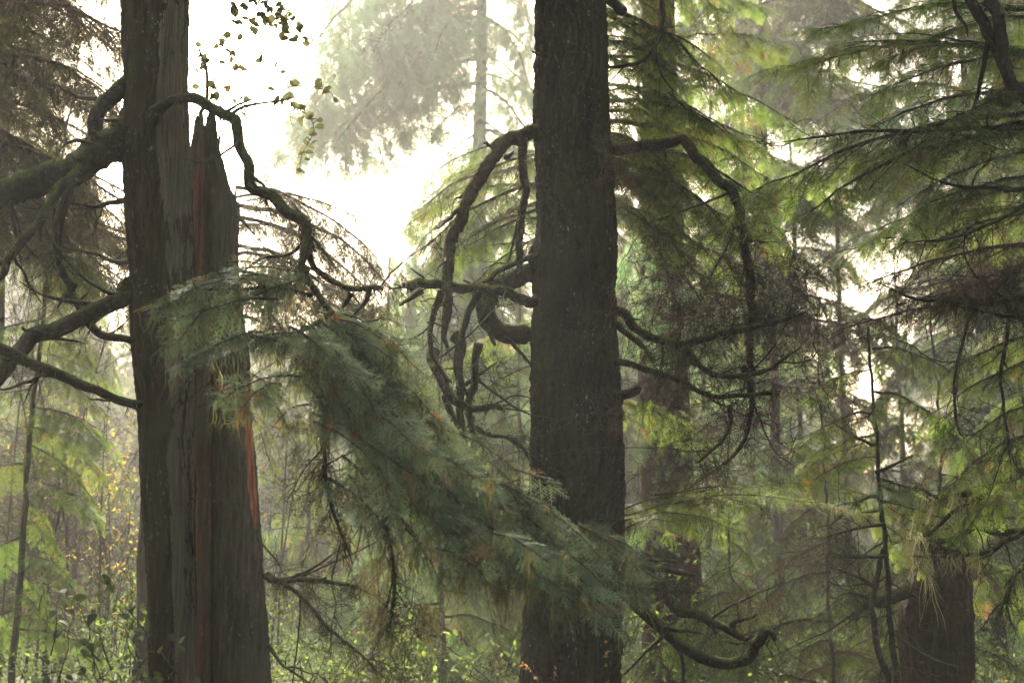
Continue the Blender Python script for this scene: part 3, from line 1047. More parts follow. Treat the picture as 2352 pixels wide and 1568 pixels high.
FR = [
    # left lobe
    (660, 640, 7.9, 341, 658, 7.2), (700, 625, 8.0, 470, 615, 7.5), (560, 640, 7.6, 365, 690, 7.1), (690, 640, 7.9, 388, 765, 7.3), (640, 690, 7.6, 395, 715, 7.2),
    (600, 760, 7.4, 408, 816, 7.0), (700, 770, 7.7, 500, 806, 7.2), (560, 775, 7.4, 712, 792, 7.3), (690, 860, 7.5, 520, 890, 7.1), (640, 880, 7.5, 545, 935, 7.0),
    (720, 930, 7.6, 610, 965, 7.2), (640, 610, 8.1, 740, 640, 8.0), (520, 600, 7.8, 640, 612, 8.0), (600, 900, 7.5, 700, 1000, 7.2), (470, 700, 7.4, 420, 780, 7.1),
    # upper edge, running down to the right
    (760, 720, 8.0, 960, 800, 8.0), (800, 760, 7.9, 900, 870, 7.6), (700, 845, 7.6, 835, 892, 7.3), (850, 800, 8.0, 1000, 930, 7.9), (854, 914, 7.6, 972, 990, 7.3),
    (898, 870, 7.8, 1062, 1012, 7.6), (717, 950, 7.5, 890, 1032, 7.1), (880, 1020, 7.5, 970, 1100, 7.1), (740, 1092, 7.4, 905, 1205, 7.0), (983, 1030, 7.7, 1066, 1084, 7.4),
    (1010, 985, 7.9, 1172, 1050, 7.8), (960, 920, 8.0, 1090, 1020, 7.9), (1060, 1080, 7.8, 1320, 1194, 7.6), (1170, 1075, 8.0, 1272, 1112, 7.9), (1050, 1100, 7.6, 1180, 1180, 7.3),
    (1180, 1150, 7.8, 1400, 1262, 7.5), (1320, 1205, 7.9, 1508, 1266, 7.8), (1250, 1240, 7.6, 1424, 1352, 7.3), (1300, 1300, 7.5, 1460, 1447, 7.2), (1130, 1210, 7.5, 1250, 1300, 7.1),
    (1200, 1290, 7.4, 1285, 1345, 7.1), (1330, 1200, 7.8, 1460, 1300, 7.5), (1290, 1330, 7.4, 1390, 1420, 7.1), (1100, 1180, 7.7, 1300, 1230, 7.7), (1220, 1200, 7.9, 1380, 1225, 7.9),
]
_r = np.random.default_rng(77)
SPINE = catmull([(720, 660), (790, 760), (880, 880), (990, 1000), (1120, 1110), (1260, 1210), (1370, 1260)], 60)
for _ in range(125):
    c = SPINE[_r.integers(2, 56)]
    side = _r.uniform(-0.1, 1.25)
    dn = side * (_r.uniform(60, 225) * (1 - 0.3 * (c[0] > 1150)))
    sx, sy = c[0] - dn * 0.45 + _r.normal(0, 18), c[1] + dn * 0.9
    ang = R_(_r.uniform(18, 62))
    ln = _r.uniform(90, 190)
    yy = 7.95 - 0.55 * max(0, side) + _r.normal(0, 0.15)
    if sy + ln * math.sin(ang) > 1400:
        continue
    FR.append((sx, sy, yy, sx + ln * math.cos(ang), sy + ln * math.sin(ang), yy - _r.uniform(0.05, 0.4)))
great, _m = fronds(left_tree, FR, 3, 'needles_blue')
# the wood that carries the fronds
Pw = [(690, 620, 8.05), (740, 690, 7.95), (820, 790, 7.85), (920, 905, 7.8), (1030, 1010, 7.8), (1150, 1110, 7.8), (1290, 1200, 7.8), (1400, 1240, 7.8)]
limb(left_tree, Pw, (8, 2), 'limb', seed=40, fuzz=0.5, moss=22, mlen=0.28, twigs=16, tl=0.28)
limb(left_tree, [(720, 680, 7.95), (640, 660, 7.85), (540, 665, 7.6), (430, 665, 7.3)], (5, 1.5), seed=41, moss=26, mlen=0.28, mmat='hang_moss', twigs=12, tl=0.25)
limb(left_tree, [(760, 720, 7.9), (700, 760, 7.7), (610, 770, 7.5), (480, 800, 7.2)], (5, 1.5), seed=42, moss=26, mlen=0.26, mmat='hang_moss', twigs=12, tl=0.25)
limb(left_tree, [(820, 800, 7.8), (770, 900, 7.6), (745, 1020, 7.4), (760, 1150, 7.3), (810, 1290, 7.2)], (6, 3), seed=43, moss=16, mlen=0.22, twigs=34, tl=0.3)
limb(left_tree, [(910, 910, 7.7), (890, 1050, 7.5), (880, 1180, 7.4), (905, 1330, 7.3), (890, 1460, 7.2)], (6, 3), seed=44, moss=16, mlen=0.24, twigs=34, tl=0.3)
limb(left_tree, [(1000, 1010, 7.7), (1010, 1120, 7.5), (1060, 1230, 7.4), (1110, 1330, 7.3)], (5, 2), seed=45, moss=14, mlen=0.24, twigs=16, tl=0.3)
limb(left_tree, [(1120, 1110, 7.7), (1180, 1210, 7.5), (1240, 1290, 7.3), (1290, 1370, 7.2)], (5, 2), seed=46, moss=12, mlen=0.22, twigs=16, tl=0.28)
mb = MB()
rg = np.random.default_rng(99)
for (px, py, yy, ln, w, n) in [(1135, 1340, 7.3, 0.26, 10, 8), (1160, 1345, 7.3, 0.36, 8, 8), (985, 1400, 7.3, 0.40, 8, 8), (940, 1290, 7.3, 0.35, 20, 8), (860, 1290, 7.3, 0.4, 22, 9), (790, 1200, 7.3, 0.35, 24, 9), (1215, 1310, 7.3, 0.25, 16, 6), (1290, 1330, 7.3, 0.2, 14, 6),
                               (870, 1400, 7.3, 0.3, 15, 6), (1030, 1310, 7.3, 0.3, 24, 8), (1080, 1300, 7.3, 0.26, 20, 6), (720, 1080, 7.4, 0.3, 18, 6), (1345, 1370, 7.2, 0.14, 8, 3), (1270, 1270, 7.3, 0.3, 20, 6)]:
    a = np.array([at(px + rg.normal(0, w), py + rg.normal(0, 10), yy + rg.normal(0, 0.08)) for _ in range(max(2, n // 2))])
    strands(a, ln * rg.uniform(0.4, 1.1, len(a)), rg, mb, per=14, spread=0.012, wd=0.002)
put('hanging_moss', mb.mesh('long_strands'), M['hang_moss_brown'], great)

# ------------------------------------------------------------------ the split snag beside it
YS = 10.0
snag = thing('tree_snag', 'split broken snag with an orange torn patch beside the bare wood trunk', 'dead tree', base_at(540, YS))
SL = [(452, 240), (458, 330), (462, 450), (466, 620), (478, 800), (485, 950), (487, 1100), (487, 1300), (489, 1568)]
SR = [(497, 240), (504, 300), (515, 360), (530, 425), (551, 478), (547, 540), (546, 600), (560, 740), (572, 834), (576, 950), (585, 1060), (592, 1160), (599, 1260), (606, 1360), (616, 1460), (625, 1568)]
put('trunk', trunk(SL, SR, YS, seed=41, nth=220, amp=0.014, cell=0.035, zcell=0.4, jag=0.32, fine=0.35, round_=0.9), M['wood_snag'], snag)
TL_ = [(450, 252), (444, 290), (438, 330), (440, 420), (441, 500), (443, 620), (445, 800), (445, 1000), (446, 1250), (447, 1568)]
TR_ = [(468, 252), (473, 330), (476, 450), (479, 620), (483, 800), (487, 950), (489, 1100), (489, 1300), (490, 1568)]
put('wood_slab', trunk(TL_, TR_, YS - 0.05, seed=47, nth=90, amp=0.007, cell=0.03, zcell=0.8, jag=0.25, fine=0.5), M['wood_red'], snag)


def torn_patch():
    """an orange wound: an irregular thin plate of fresh wood on the snag's side"""
    rng = np.random.default_rng(8)
    ys = np.linspace(930, 1215, 70)
    rows = []
    nth = 16
    for i, y in enumerate(ys):
        xl = np.interp(y, [p[1] for p in SL], [p[0] for p in SL])
        xr = np.interp(y, [p[1] for p in SR], [p[0] for p in SR])
        m = mpp(y, YS)
        c = at((xl + xr) / 2, y, YS)
        r = (xr - xl) / 2 * m + 0.014
        f = math.sin(PI * ((i + 0.5) / 70)) ** 0.6
        jag = 0.5 + 0.5 * vnoise(np.array([0.3]), np.array([i / 4.0]), 5, 3)[0]
        a0 = 62 - 24 * f * jag
        a1 = 62 + 22 * f * (0.6 + 0.4 * vnoise(np.array([0.6]), np.array([i / 3.0]), 5, 4)[0])
        th = np.radians(np.linspace(a0, a1, nth))
        e = np.minimum(1, np.minimum(np.arange(nth), np.arange(nth)[::-1]) / 2.5)
        rr = r - 0.016 * (1 - e) + 0.006 * (vnoise(np.arange(nth) / 1.3, np.full(nth, i / 16.0), 20, 9) - 0.5) * 2
        rows.append(np.stack([c[0] + rr * np.sin(th), YS - rr * np.cos(th) * 0.9, np.full(nth, c[2])], -1))
    V = np.array(rows).reshape(-1, 3)
    i = np.arange(69)[:, None] * nth
    j = np.arange(nth - 1)[None]
    F = np.stack([i + j, i + j + nth, i + j + nth + 1, i + j + 1], -1).reshape(-1, 4)
    put('torn_wood', mk_mesh('torn_wood', V, F, None, True), M['wood_orange'], snag)


torn_patch()
mb = MB()
rg = np.random.default_rng(17)
for k in range(26):
    px = rg.uniform(446, 500)
    y0 = np.interp(px, [446, 470, 500], [330, 300, 330]) + rg.uniform(-20, 40)
    l = rg.uniform(20, 75)
    Q = catmull([at(px, y0 + 40, YS + rg.uniform(-0.07, 0.07)), at(px + rg.normal(0, 2), y0, YS + rg.uniform(-0.06, 0.06)), at(px + rg.normal(0, 5), y0 - l, YS + rg.uniform(-0.06, 0.06))], 8)
    mb.add(*tube(Q, np.linspace(rg.uniform(0.008, 0.02), 0.001, 8), 5, 0.15, rg))
put('splinters', mb.mesh('splinters', True), M['wood_snag'], snag)
limb(snag, path(C1, [(1080, 985), (1110, 1010), (1140, 1045), (1168, 1078)], 9.95, 9.9), (5, 1.5), 'limb_dry', seed=60)
limb(snag, path(C4, [(1190, 915), (1230, 960), (1280, 1020), (1300, 1070)], 9.9, 9.7), (3, 1), 'limb_dry', seed=61)
limb(snag, path(C4, [(1235, 1405), (1290, 1480), (1350, 1520), (1440, 1575)], 9.9, 9.6), (4, 1.5), 'limb_dry', seed=62)
o_, Q_, _ = limb(snag, path(C4, [(1190, 1080), (1280, 1095), (1400, 1090), (1560, 1110), (1700, 1150)], 10.0, 9.9), (9, 3), 'limb', seed=63, fuzz=1.0, moss=26, mlen=0.3, twigs=26, tl=0.4)
limb(snag, path(C4, [(1290, 1090), (1400, 1190), (1500, 1300), (1640, 1420), (1760, 1540)], 9.95, 9.6), (5, 2), 'limb', seed=64, moss=26, mlen=0.22, twigs=22, tl=0.35)


def snag_top_shrub():
    rng = np.random.default_rng(21)
    C = lambda x, y: ((400 + x / 3.92) * 0.9408, y / 3.92 * 0.9408)
    t = thing('salal_shrub', 'leafy shrub rooted on top of the broken snag against the white sky', 'shrub', at(470, 262, YS))
    cl = [(330, 420, 1), (350, 520, 3), (400, 570, 5), (380, 650, 4), (325, 690, 1), (305, 830, 1), (480, 830, 5), (470, 940, 4), (600, 880, 2), (510, 940, 2), (560, 600, 1), (670, 600, 2), (700, 670, 2), (750, 640, 2), (560, 430, 4),
          (500, 450, 1), (640, 500, 3), (610, 335, 2), (690, 365, 2), (700, 220, 3), (800, 180, 2), (840, 270, 2), (890, 220, 4), (650, 80, 5), (760, 60, 5), (850, 20, 4), (700, 130, 4), (930, 140, 4), (1000, 200, 4), (1020, 250, 3),
          (960, 30, 4), (1010, 80, 4), (1100, 50, 4), (1140, 100, 2), (1080, 150, 3), (1150, 200, 6), (1210, 170, 3), (1180, 270, 6), (1290, 270, 4), (1160, 350, 4), (1240, 370, 3), (1350, 360, 2), (1360, 420, 1), (925, 580, 2), (1065, 620, 1),
          (740, 940, 1), (790, 950, 1), (680, 975, 1), (770, 1090, 1), (1030, 850, 1), (1140, 690, 1), (1250, 820, 3), (1100, 960, 4), (1180, 920, 4), (1250, 1010, 5), (1310, 1020, 3), (1400, 1110, 3), (1310, 1150, 2), (1490, 1150, 1),
          (1490, 1210, 2), (1400, 1270, 3), (1350, 1360, 1), (1410, 1390, 2), (1320, 1450, 2), (1390, 1450, 1), (1290, 1540, 1), (1375, 1525, 1), (1310, 1640, 2), (1500, 820, 4), (1540, 870, 4), (1460, 780, 2), (1645, 960, 1)]
    mb = MB()
    P, D, N, L = [], [], [], []
    for (x, y, n) in cl:
        for _ in range(n):
            q = C(x + rng.normal(0, 18 if n > 1 else 4), y + rng.normal(0, 18 if n > 1 else 4))
            P.append(at(*q, YS + rng.normal(0, 0.06)))
            a = rng.uniform(0, 2 * PI)
            D.append([math.cos(a), rng.normal(0, 0.35), -abs(math.sin(a)) * 0.8 + 0.2])
            N.append([rng.normal(0, 0.5), -1, rng.normal(0.3, 0.5)])
            L.append(rng.uniform(0.048, 0.078))
    P, D, N, L = map(np.array, (P, D, N, L))
    D = nrm(D)
    P = P - D * L[:, None] * 0.5
    leaves(P, D, N, L, L * 0.34 * rng.uniform(0.7, 1.2, len(L)), rng, mb, 7)
    put('leaves', mb.mesh('shrub_leaves'), M['leaf_backlit'], t)
    sb = MB()
    stemQ = []
    for pts, r in [([(350, 1080), (410, 960), (415, 820), (410, 690), (390, 600), (345, 500), (330, 420)], 0.011), ([(430, 1000), (480, 790), (530, 620), (580, 470), (640, 330), (690, 220), (660, 90)], 0.004),
                   ([(640, 330), (800, 190), (960, 110), (1110, 110), (1170, 260), (1220, 390)], 0.003), ([(520, 1360), (590, 1240), (690, 1120), (870, 985), (1050, 930), (1200, 830), (1440, 830), (1540, 870)], 0.004), ([(1110, 110), (1180, 280), (1350, 400)], 0.002),
                   ([(1050, 930), (1180, 960), (1280, 1030), (1410, 1140), (1430, 1270), (1370, 1390), (1320, 1480), (1300, 1600)], 0.003), ([(415, 820), (500, 860), (620, 880)], 0.003), ([(410, 930), (380, 960), (350, 1010)], 0.004), ([(690, 220), (760, 80), (850, -20)], 0.003), ([(960, 110), (1000, 0)], 0.003)]:
        Q = catmull([at(*C(*p), YS + 0.03 * math.sin(p[0])) for p in pts], 24)
        sb.add(*tube(Q, np.linspace(r * 1.5, r * 0.6, 24), 5))
        stemQ.append(Q)
    stemQ = np.concatenate(stemQ)
    for p in P[::2]:
        q = stemQ[np.argmin(np.linalg.norm(stemQ - p, axis=1))]
        sb.add(*tube(catmull([q, (p + q) / 2 + [0, 0, 0.02], p], 6), np.linspace(0.004, 0.002, 6), 4))
    put('stems', sb.mesh('shrub_stems', True), M['twig'], t)


snag_top_shrub()

# ------------------------------------------------------------------ the dark tree in the middle
YC = 10.5
mid = thing('conifer_tree', 'straight dark furrowed conifer with an arching broken limb on its side', 'tree', base_at(1310, YC))
CL_ = [(1232, -40), (1234, 100), (1229, 165), (1229, 300), (1231, 400), (1234, 500), (1230, 600), (1226, 700), (1223, 784), (1221, 860), (1218, 960), (1214, 1024), (1212, 1090), (1208, 1250), (1204, 1384), (1201, 1484), (1198, 1568)]
CR_ = [(1383, -40), (1391, 100), (1395, 200), (1398, 310), (1404, 350), (1411, 425), (1415, 500), (1418, 600), (1417, 700), (1419, 784), (1425, 934), (1428, 1084), (1427, 1209), (1424, 1334), (1423, 1568)]
put('trunk', trunk(CL_, CR_, YC, seed=71, ztop=18, amp=0.030, cell=0.065, zcell=0.30, nth=260, dz=0.009), M['bark_mid'], mid)
limb(mid, path(C2, [(940, 640), (885, 612), (820, 630), (750, 655), (700, 710), (660, 770), (610, 850), (572, 930), (545, 1000), (520, 1080), (502, 1150), (490, 1230), (484, 1300), (494, 1370), (482, 1430), (470, 1500), (468, 1590)], 10.45, 9.7), (17, 8), fuzz=0.8, seed=70, k=18, mat='limb_dry', rough=0.16)
limb(mid, path(C2, [(760, 730), (775, 712), (790, 692)], 10.2, 10.15), (6, 1.5), seed=71)
limb(mid, path(C2, [(480, 1340), (440, 1400), (415, 1470), (405, 1560), (420, 1640), (470, 1720), (500, 1760)], 9.75, 9.75), (7, 4), seed=72, fuzz=0.5)
limb(mid, path(C2, [(625, 1340), (600, 1390), (575, 1450), (560, 1520), (548, 1600)], 9.9, 9.9), (9, 6), seed=73, fuzz=0.5)
limb(mid, path(C2, [(825, 640), (830, 740), (845, 850), (832, 950), (818, 1070), (815, 1175), (808, 1260)], 10.3, 10.2), (10, 7), seed=74, fuzz=0.7, moss=4, mlen=0.1)
limb(mid, path(C2, [(900, 1392), (860, 1388), (810, 1378), (750, 1342), (680, 1328), (600, 1324), (520, 1322), (430, 1308), (360, 1300), (310, 1318), (290, 1310)], 10.4, 9.6), (11, 9), seed=75, fuzz=1.2, k=14, rough=0.18)
limb(mid, path(C2, [(360, 1345), (330, 1365), (295, 1380), (264, 1392)], 9.7, 9.6), (6, 3), seed=76, fuzz=0.5)
limb(mid, path(C2, [(900, 1175), (860, 1180), (800, 1200), (740, 1240), (690, 1275), (650, 1300)], 10.4, 10.0), (6, 6), seed=77, fuzz=0.8)
limb(mid, path(C2, [(910, 1230), (850, 1245), (790, 1285), (720, 1320), (675, 1355), (662, 1400), (680, 1450), (715, 1500), (770, 1530), (840, 1545), (920, 1550)], 10.6, 10.6), (20, 22), seed=78, fuzz=0.9, k=18)
limb(mid, path(C2, [(880, 1150), (868, 1190), (880, 1240), (900, 1262)], 10.4, 10.4), (8, 5), seed=79)
limb(mid, path(C5, [(400, 40), (425, 100), (460, 170), (490, 240), (510, 275), (560, 292), (620, 310), (690, 298), (730, 302), (755, 325)], 10.1, 10.0), (13, 5), seed=80, fuzz=0.5, twigs=5, tl=0.2)
limb(mid, path(C5, [(545, -40), (540, 70), (535, 170), (540, 280), (550, 370), (562, 445)], 10.15, 10.1), (13, 6), seed=81, fuzz=0.5)
limb(mid, path(C5, [(620, 20), (605, 150), (588, 270), (592, 360), (612, 450)], 10.2, 10.15), (9, 6), seed=82, fuzz=0.3)
limb(mid, path(C5, [(480, 250), (510, 330), (560, 420), (570, 455)], 10.15, 10.1), (8, 5), seed=83)
limb(mid, path(C5, [(560, 215), (610, 170), (660, 130), (715, 95)], 10.2, 10.3), (5, 2), seed=84, twigs=5)
limb(mid, path(C5, [(620, 405), (680, 425), (760, 440), (830, 480), (870, 540)], 10.2, 10.4), (5, 2), seed=85, twigs=26, tl=0.35)
limb(mid, path(C2, [(920, 260), (900, 245), (870, 236)], 10.3, 10.25), (6, 1), seed=86)
limb(mid, path(C2, [(1190, -20), (1240, 5), (1275, 40), (1288, 66)], 10.5, 10.5), (12, 11), seed=87, fuzz=0.5)
limb(mid, path(C2, [(1500, -80), (1480, 0), (1482, 60), (1460, 140), (1440, 205), (1400, 262), (1350, 298), (1280, 308), (1200, 312)], 10.6, 10.4), (6, 4), seed=88, twigs=9, tl=0.4)
limb(mid, path(C2, [(1440, 205), (1450, 280), (1480, 360), (1530, 420)], 10.5, 10.4), (3.5, 1), seed=89, twigs=8)
limb(mid, path(C3, [(-380, 690), (-330, 690), (-200, 670), (-80, 655), (10, 650), (60, 720), (120, 780), (190, 838), (238, 910), (256, 1000), (266, 1080), (288, 1170), (310, 1300), (318, 1420), (312, 1560), (308, 1720)], 10.6, 10.2), (14, 8), seed=90, fuzz=0.8, k=16, moss=3, mlen=0.15)
limb(mid, path(C6, [(308, 130), (312, 230), (305, 330), (290, 420), (240, 520), (190, 560), (160, 585)], 10.2, 10.1), (7, 3), seed=91, twigs=14, tl=0.3)
limb(mid, path(C3, [(-310, 1420), (-260, 1450), (-180, 1530), (-100, 1570), (-10, 1585), (60, 1560), (160, 1530), (260, 1520), (360, 1490), (480, 1470), (560, 1450)], 10.4, 9.7), (10, 5), seed=92, fuzz=1.2, moss=12, mlen=0.24, twigs=16, tl=0.4)
limb(mid, path(C3, [(-310, 1480), (-280, 1510), (-220, 1560), (-170, 1610), (-140, 1660)], 10.4, 10.2), (8, 4), seed=93, fuzz=0.6, moss=8)
limb(mid, path(C6, [(0, 20), (40, 70), (100, 130), (180, 155), (260, 155), (370, 140), (460, 90), (545, 25)], 9.9, 9.7), (8, 3), seed=94, fuzz=1.4, moss=3, mlen=0.1)
limb(mid, path(C6, [(-320, 90), (-200, 120), (-100, 150), (-20, 175), (60, 222), (150, 248), (260, 250), (370, 243), (450, 232)], 10.3, 9.8), (7, 4), seed=95, fuzz=1.4, moss=4, mlen=0.14, twigs=6)
limb(mid, path(C6, [(210, 295), (218, 350), (200, 420), (150, 490), (90, 535), (50, 560)], 9.9, 9.8), (5, 3), seed=96, fuzz=0.5)
limb(mid, path(C6, [(-330, 230), (-270, 240), (-230, 235), (-190, 226)], 10.3, 10.2), (10, 9), seed=97, fuzz=0.6)
limb(mid, path(C6, [(-330, 1110), (-240, 1140), (-120, 1130), (0, 1235), (100, 1270), (200, 1312), (260, 1352), (330, 1388)], 10.4, 9.9), (12, 8), seed=98, fuzz=0.8)
limb(mid, path(C6, [(-330, 1080), (-220, 1190), (-120, 1290), (0, 1390), (80, 1440), (180, 1474), (260, 1468), (320, 1440), (350, 1400), (362, 1365), (390, 1330), (420, 1335)], 10.3, 9.7), (14, 10), seed=99, fuzz=1.0, k=16)
limb(mid, path(C6, [(215, 1305), (240, 1285), (300, 1270), (340, 1250)], 9.95, 9.9), (6, 3), seed=100, fuzz=0.8)
limb(mid, path(C5, [(1270, 990), (1330, 1010), (1420, 1040), (1520, 1050), (1640, 1075)], 10.3, 10.0), (9, 5), seed=101, fuzz=0.6, twigs=8, moss=8)
limb(mid, path(C5, [(1270, 1040), (1330, 1000), (1450, 1005), (1560, 1010)], 10.4, 10.2), (7, 3), seed=102, fuzz=0.5, twigs=8)


def twig_tangle(parent, c, size, n, seed, mat='twig_red', tl=0.45, droop=0.15, r=0.003):
    rng = np.random.default_rng(seed)
    mb = MB()
    Q = np.array(c) + rng.normal(0, 1, (n, 3)) * np.array(size)
    T = nrm(rng.normal(0, 1, (n, 3)) * [1, 1, 0.5])
    add_twigs(mb, Q, T, n, tl, rng, droop, 2, r)
    put('dead_twigs', mb.mesh('dead_twigs', True), M[mat], parent)


twig_tangle(mid, at(1400, 945, 10.1), (0.13, 0.06, 0.03), 34, 200, tl=0.28)
twig_tangle(mid, at(1580, 700, 10.1), (0.26, 0.18, 0.12), 120, 201, tl=0.5)
twig_tangle(mid, at(1700, 700, 10.0), (0.26, 0.18, 0.16), 60, 202, 'twig', tl=0.6)
twig_tangle(mid, at(1560, 820, 10.1), (0.14, 0.12, 0.16), 50, 203, tl=0.4, droop=0.6)
twig_tangle(mid, at(1850, 885, 9.8), (0.22, 0.1, 0.03), 50, 204, tl=0.4)
twig_tangle(mid, at(1640, 1080, 10.0), (0.2, 0.12, 0.04), 40, 205, tl=0.4)
twig_tangle(mid, at(1480, 400, 10.5), (0.2, 0.12, 0.10), 60, 206, tl=0.4)
twig_tangle(mid, at(1400, 380, 10.2), (0.06, 0.06, 0.10), 30, 207, tl=0.22)
twig_tangle(mid, at(1120, 860, 10.1), (0.10, 0.08, 0.10), 36, 208, 'twig', tl=0.3)


for q, (x, y, Y, sx, sz, n, tl) in enumerate([(1660, 560, 10.4, 0.22, 0.14, 60, 0.55), (1780, 640, 10.2, 0.25, 0.16, 60, 0.55), (1820, 760, 9.9, 0.26, 0.12, 60, 0.5), (1700, 960, 10.0, 0.26, 0.12, 60, 0.5), (1560, 1010, 10.2, 0.12, 0.10, 36, 0.4), (1520, 560, 10.6, 0.14, 0.12, 40, 0.45), (1600, 1330, 10.0, 0.3, 0.10, 50, 0.5)]):
    twig_tangle(mid, at(x, y, Y), (sx, 0.2, sz), n, 220 + q, 'twig_red' if q % 2 == 0 else 'twig', tl=tl)


def moss_curtain(parent, specs, seed, mat='hang_moss', per=6, wd=0.0015):
    rng = np.random.default_rng(seed)
    mb = MB()
    for (x0, y0, x1, y1, Y, ln, n) in specs:
        n = int(n * 0.42)
        nc = max(2, n // 3)
        ct, cl = rng.random(nc), 0.15 + 1.3 * rng.random(nc) ** 2
        ci = rng.integers(0, nc, n)
        t = np.clip(ct[ci] + rng.normal(0, 0.012, n), 0, 1)
        a = np.array([at(x0 + (x1 - x0) * q + rng.normal(0, 4), y0 + (y1 - y0) * q + rng.normal(0, 4), Y + rng.normal(0, 0.06)) for q in t])
        strands(a, ln * cl[ci] * rng.uniform(0.5, 1.2, n), rng, mb, per=per, spread=0.010, wd=wd)
    put('hanging_moss', mb.mesh('strands'), M[mat], parent)


moss_curtain(mid, [(1520, 760, 1600, 790, 10.0, 0.5, 26), (1600, 760, 1760, 750, 10.0, 0.40, 40), (1420, 950, 1480, 910, 10.1, 0.3, 16), (1540, 700, 1640, 720, 10.1, 0.3, 20), (1580, 830, 1620, 900, 10.0, 0.3, 12)], 301, 'hang_moss_brown')
MB_G = [(1420, 1190, 10.5, 1960, 1110, 10.2), (1420, 1200, 10.5, 1700, 1180, 9.7), (1500, 1140, 10.7, 1880, 1080, 11.2)]
fronds(mid, MB_G + [(1430, 1170, 10.6, 1600, 1130, 10.4), (1560, 1150, 10.5, 1760, 1140, 10.2), (1600, 1130, 10.5, 1830, 1110, 10.6), (1440, 1210, 10.4, 1560, 1190, 9.9)], 12, 'needles_green', slen=0.14, stepv=0.05, moss=0.9, mlen=0.2)


# ------------------------------------------------------------------ the next ring of trees
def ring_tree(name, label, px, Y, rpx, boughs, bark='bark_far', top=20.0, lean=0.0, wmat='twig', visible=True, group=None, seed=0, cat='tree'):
    """boughs: (y0, x1, y1, Y1, kind, foliage material, roll, width)"""
    b = base_at(px, Y)
    t = thing(name, label, cat, b, group)
    r = rpx * mpp(784, Y)
    rng = np.random.default_rng(500 + seed)
    n = 60
    z = np.linspace(b[2] - 0.3, top, n)
    s = np.linspace(0, 1, n)
    P = np.stack([b[0] + lean * s + np.cumsum(rng.normal(0, 0.010, n)), np.full(n, Y) + np.cumsum(rng.normal(0, 0.010, n)), z], -1)
    put('trunk', mk_mesh('trunk', *tube(P, r * (1.12 - s * 0.95) + 0.35 * r * np.exp(-s * 40), 20, 0.06, rng), None, True), M[bark], t)
    for q, bb in enumerate(boughs):
        y0, x1, y1, Y1, kind, fm = bb[:6]
        roll = bb[6] if len(bb) > 6 else 0
        w = bb[7] if len(bb) > 7 else 1.0
        p0 = at(px, y0, Y)
        p0[0] = np.interp(p0[2], P[:, 2], P[:, 0])
        mm = 'hang_moss' if kind in ('mossy',) and q % 3 == 0 else 'hang_moss_brown'
        bough(t, p0, at(x1, y1, Y1), kind, fm, wmat, mm, roll, w)
    return t


# behind the middle trunk: green hemlock whose boughs show on both sides
hb = []
for y0, x1, y1, Y1, w in [(330, 930, 410, 12.4, 1.0), (400, 960, 470, 12.0, 1.1), (350, 1010, 370, 13.4, 1.0), (470, 985, 560, 12.2, 1.0), (520, 1040, 620, 12.8, 1.0), (430, 940, 430, 13.6, 1.0), (560, 1000, 540, 13.6, 0.9),
                          (130, 1740, 150, 12.2, 1.1), (200, 1720, 250, 12.0, 1.1), (260, 1800, 330, 12.4, 1.1), (330, 1830, 420, 12.2, 1.2), (400, 1740, 470, 12.0, 1.0), (440, 1690, 560, 12.4, 1.0), (60, 1650, 60, 12.0, 1.1), (-40, 1700, -20, 12.6, 1.1),
                          (300, 1640, 250, 13.8, 1.1), (350, 1700, 380, 13.6, 1.0), (480, 1560, 520, 12.2, 0.9), (100, 1600, 130, 11.6, 1.1), (230, 1700, 210, 11.7, 1.1), (300, 1560, 330, 11.6, 1.0), (360, 1720, 440, 11.5, 1.1), (430, 1640, 540, 11.6, 1.0), (20, 1700, 90, 11.7, 1.1), (270, 1780, 270, 13.2, 1.1), (380, 1540, 420, 11.8, 1.0), (-120, 1620, -60, 12.2, 1.1), (20, 1580, 100, 11.8, 1.0), (120, 1640, 220, 11.8, 1.0), (180, 1660, 320, 12.4, 1.1), (280, 1680, 440, 11.8, 1.0), (340, 1620, 500, 12.0, 1.0), (410, 1600, 560, 12.6, 0.9), (-60, 1560, 10, 12.6, 1.0), (90, 1500, 60, 12.0, 0.9), (360, 900, 470, 12.8, 1.1), (440, 920, 580, 13.0, 1.1), (310, 960, 350, 12.6, 1.0), (500, 1060, 520, 12.0, 1.0), (230, 1560, 190, 12.0, 1.0), (720, 1010, 800, 13.5, 0.9), (820, 1080, 880, 12.6, 0.9), (1180, 1700, 1150, 13.8, 1.0), (900, 1620, 960, 14.0, 0.9)]:
    hb.append((y0, x1, y1, Y1, 'hemlock', 'needles_green', 0, w))
hidden_tree = ring_tree('conifer_tree', 'green leafy hemlock half hidden behind the dark furrowed trunk', 1330, 13.0, 42, hb, seed=1)

# left edge: olive, mossy, dense
lb = []
rg = np.random.default_rng(31)
for k in range(38):
    y0 = -260 + k * 23 + rg.uniform(-15, 15)
    x1 = rg.uniform(110, 420)
    lb.append((y0 - rg.uniform(20, 120), x1, y0 + rg.uniform(20, 140), rg.uniform(11.6, 14.8), ['mossy', 'mossy', 'dead', 'hemlock_loose'][k % 4], 'needles_olive', rg.uniform(-25, 25), rg.uniform(0.9, 1.3)))
ring_tree('conifer_tree', 'shaggy olive brown conifer behind the heavy mossy limbs', -190, 13.2, 60, lb, seed=2)
lb = []
for k in range(20):
    y0 = -250 + k * 43 + rg.uniform(-15, 15)
    lb.append((y0 - 60, rg.uniform(60, 300), y0 + rg.uniform(20, 160), rg.uniform(15.5, 19), ['mossy', 'hemlock_loose'][k % 2], ['needles_olive', 'needles_green'][k % 2], rg.uniform(-25, 25), 1.2))
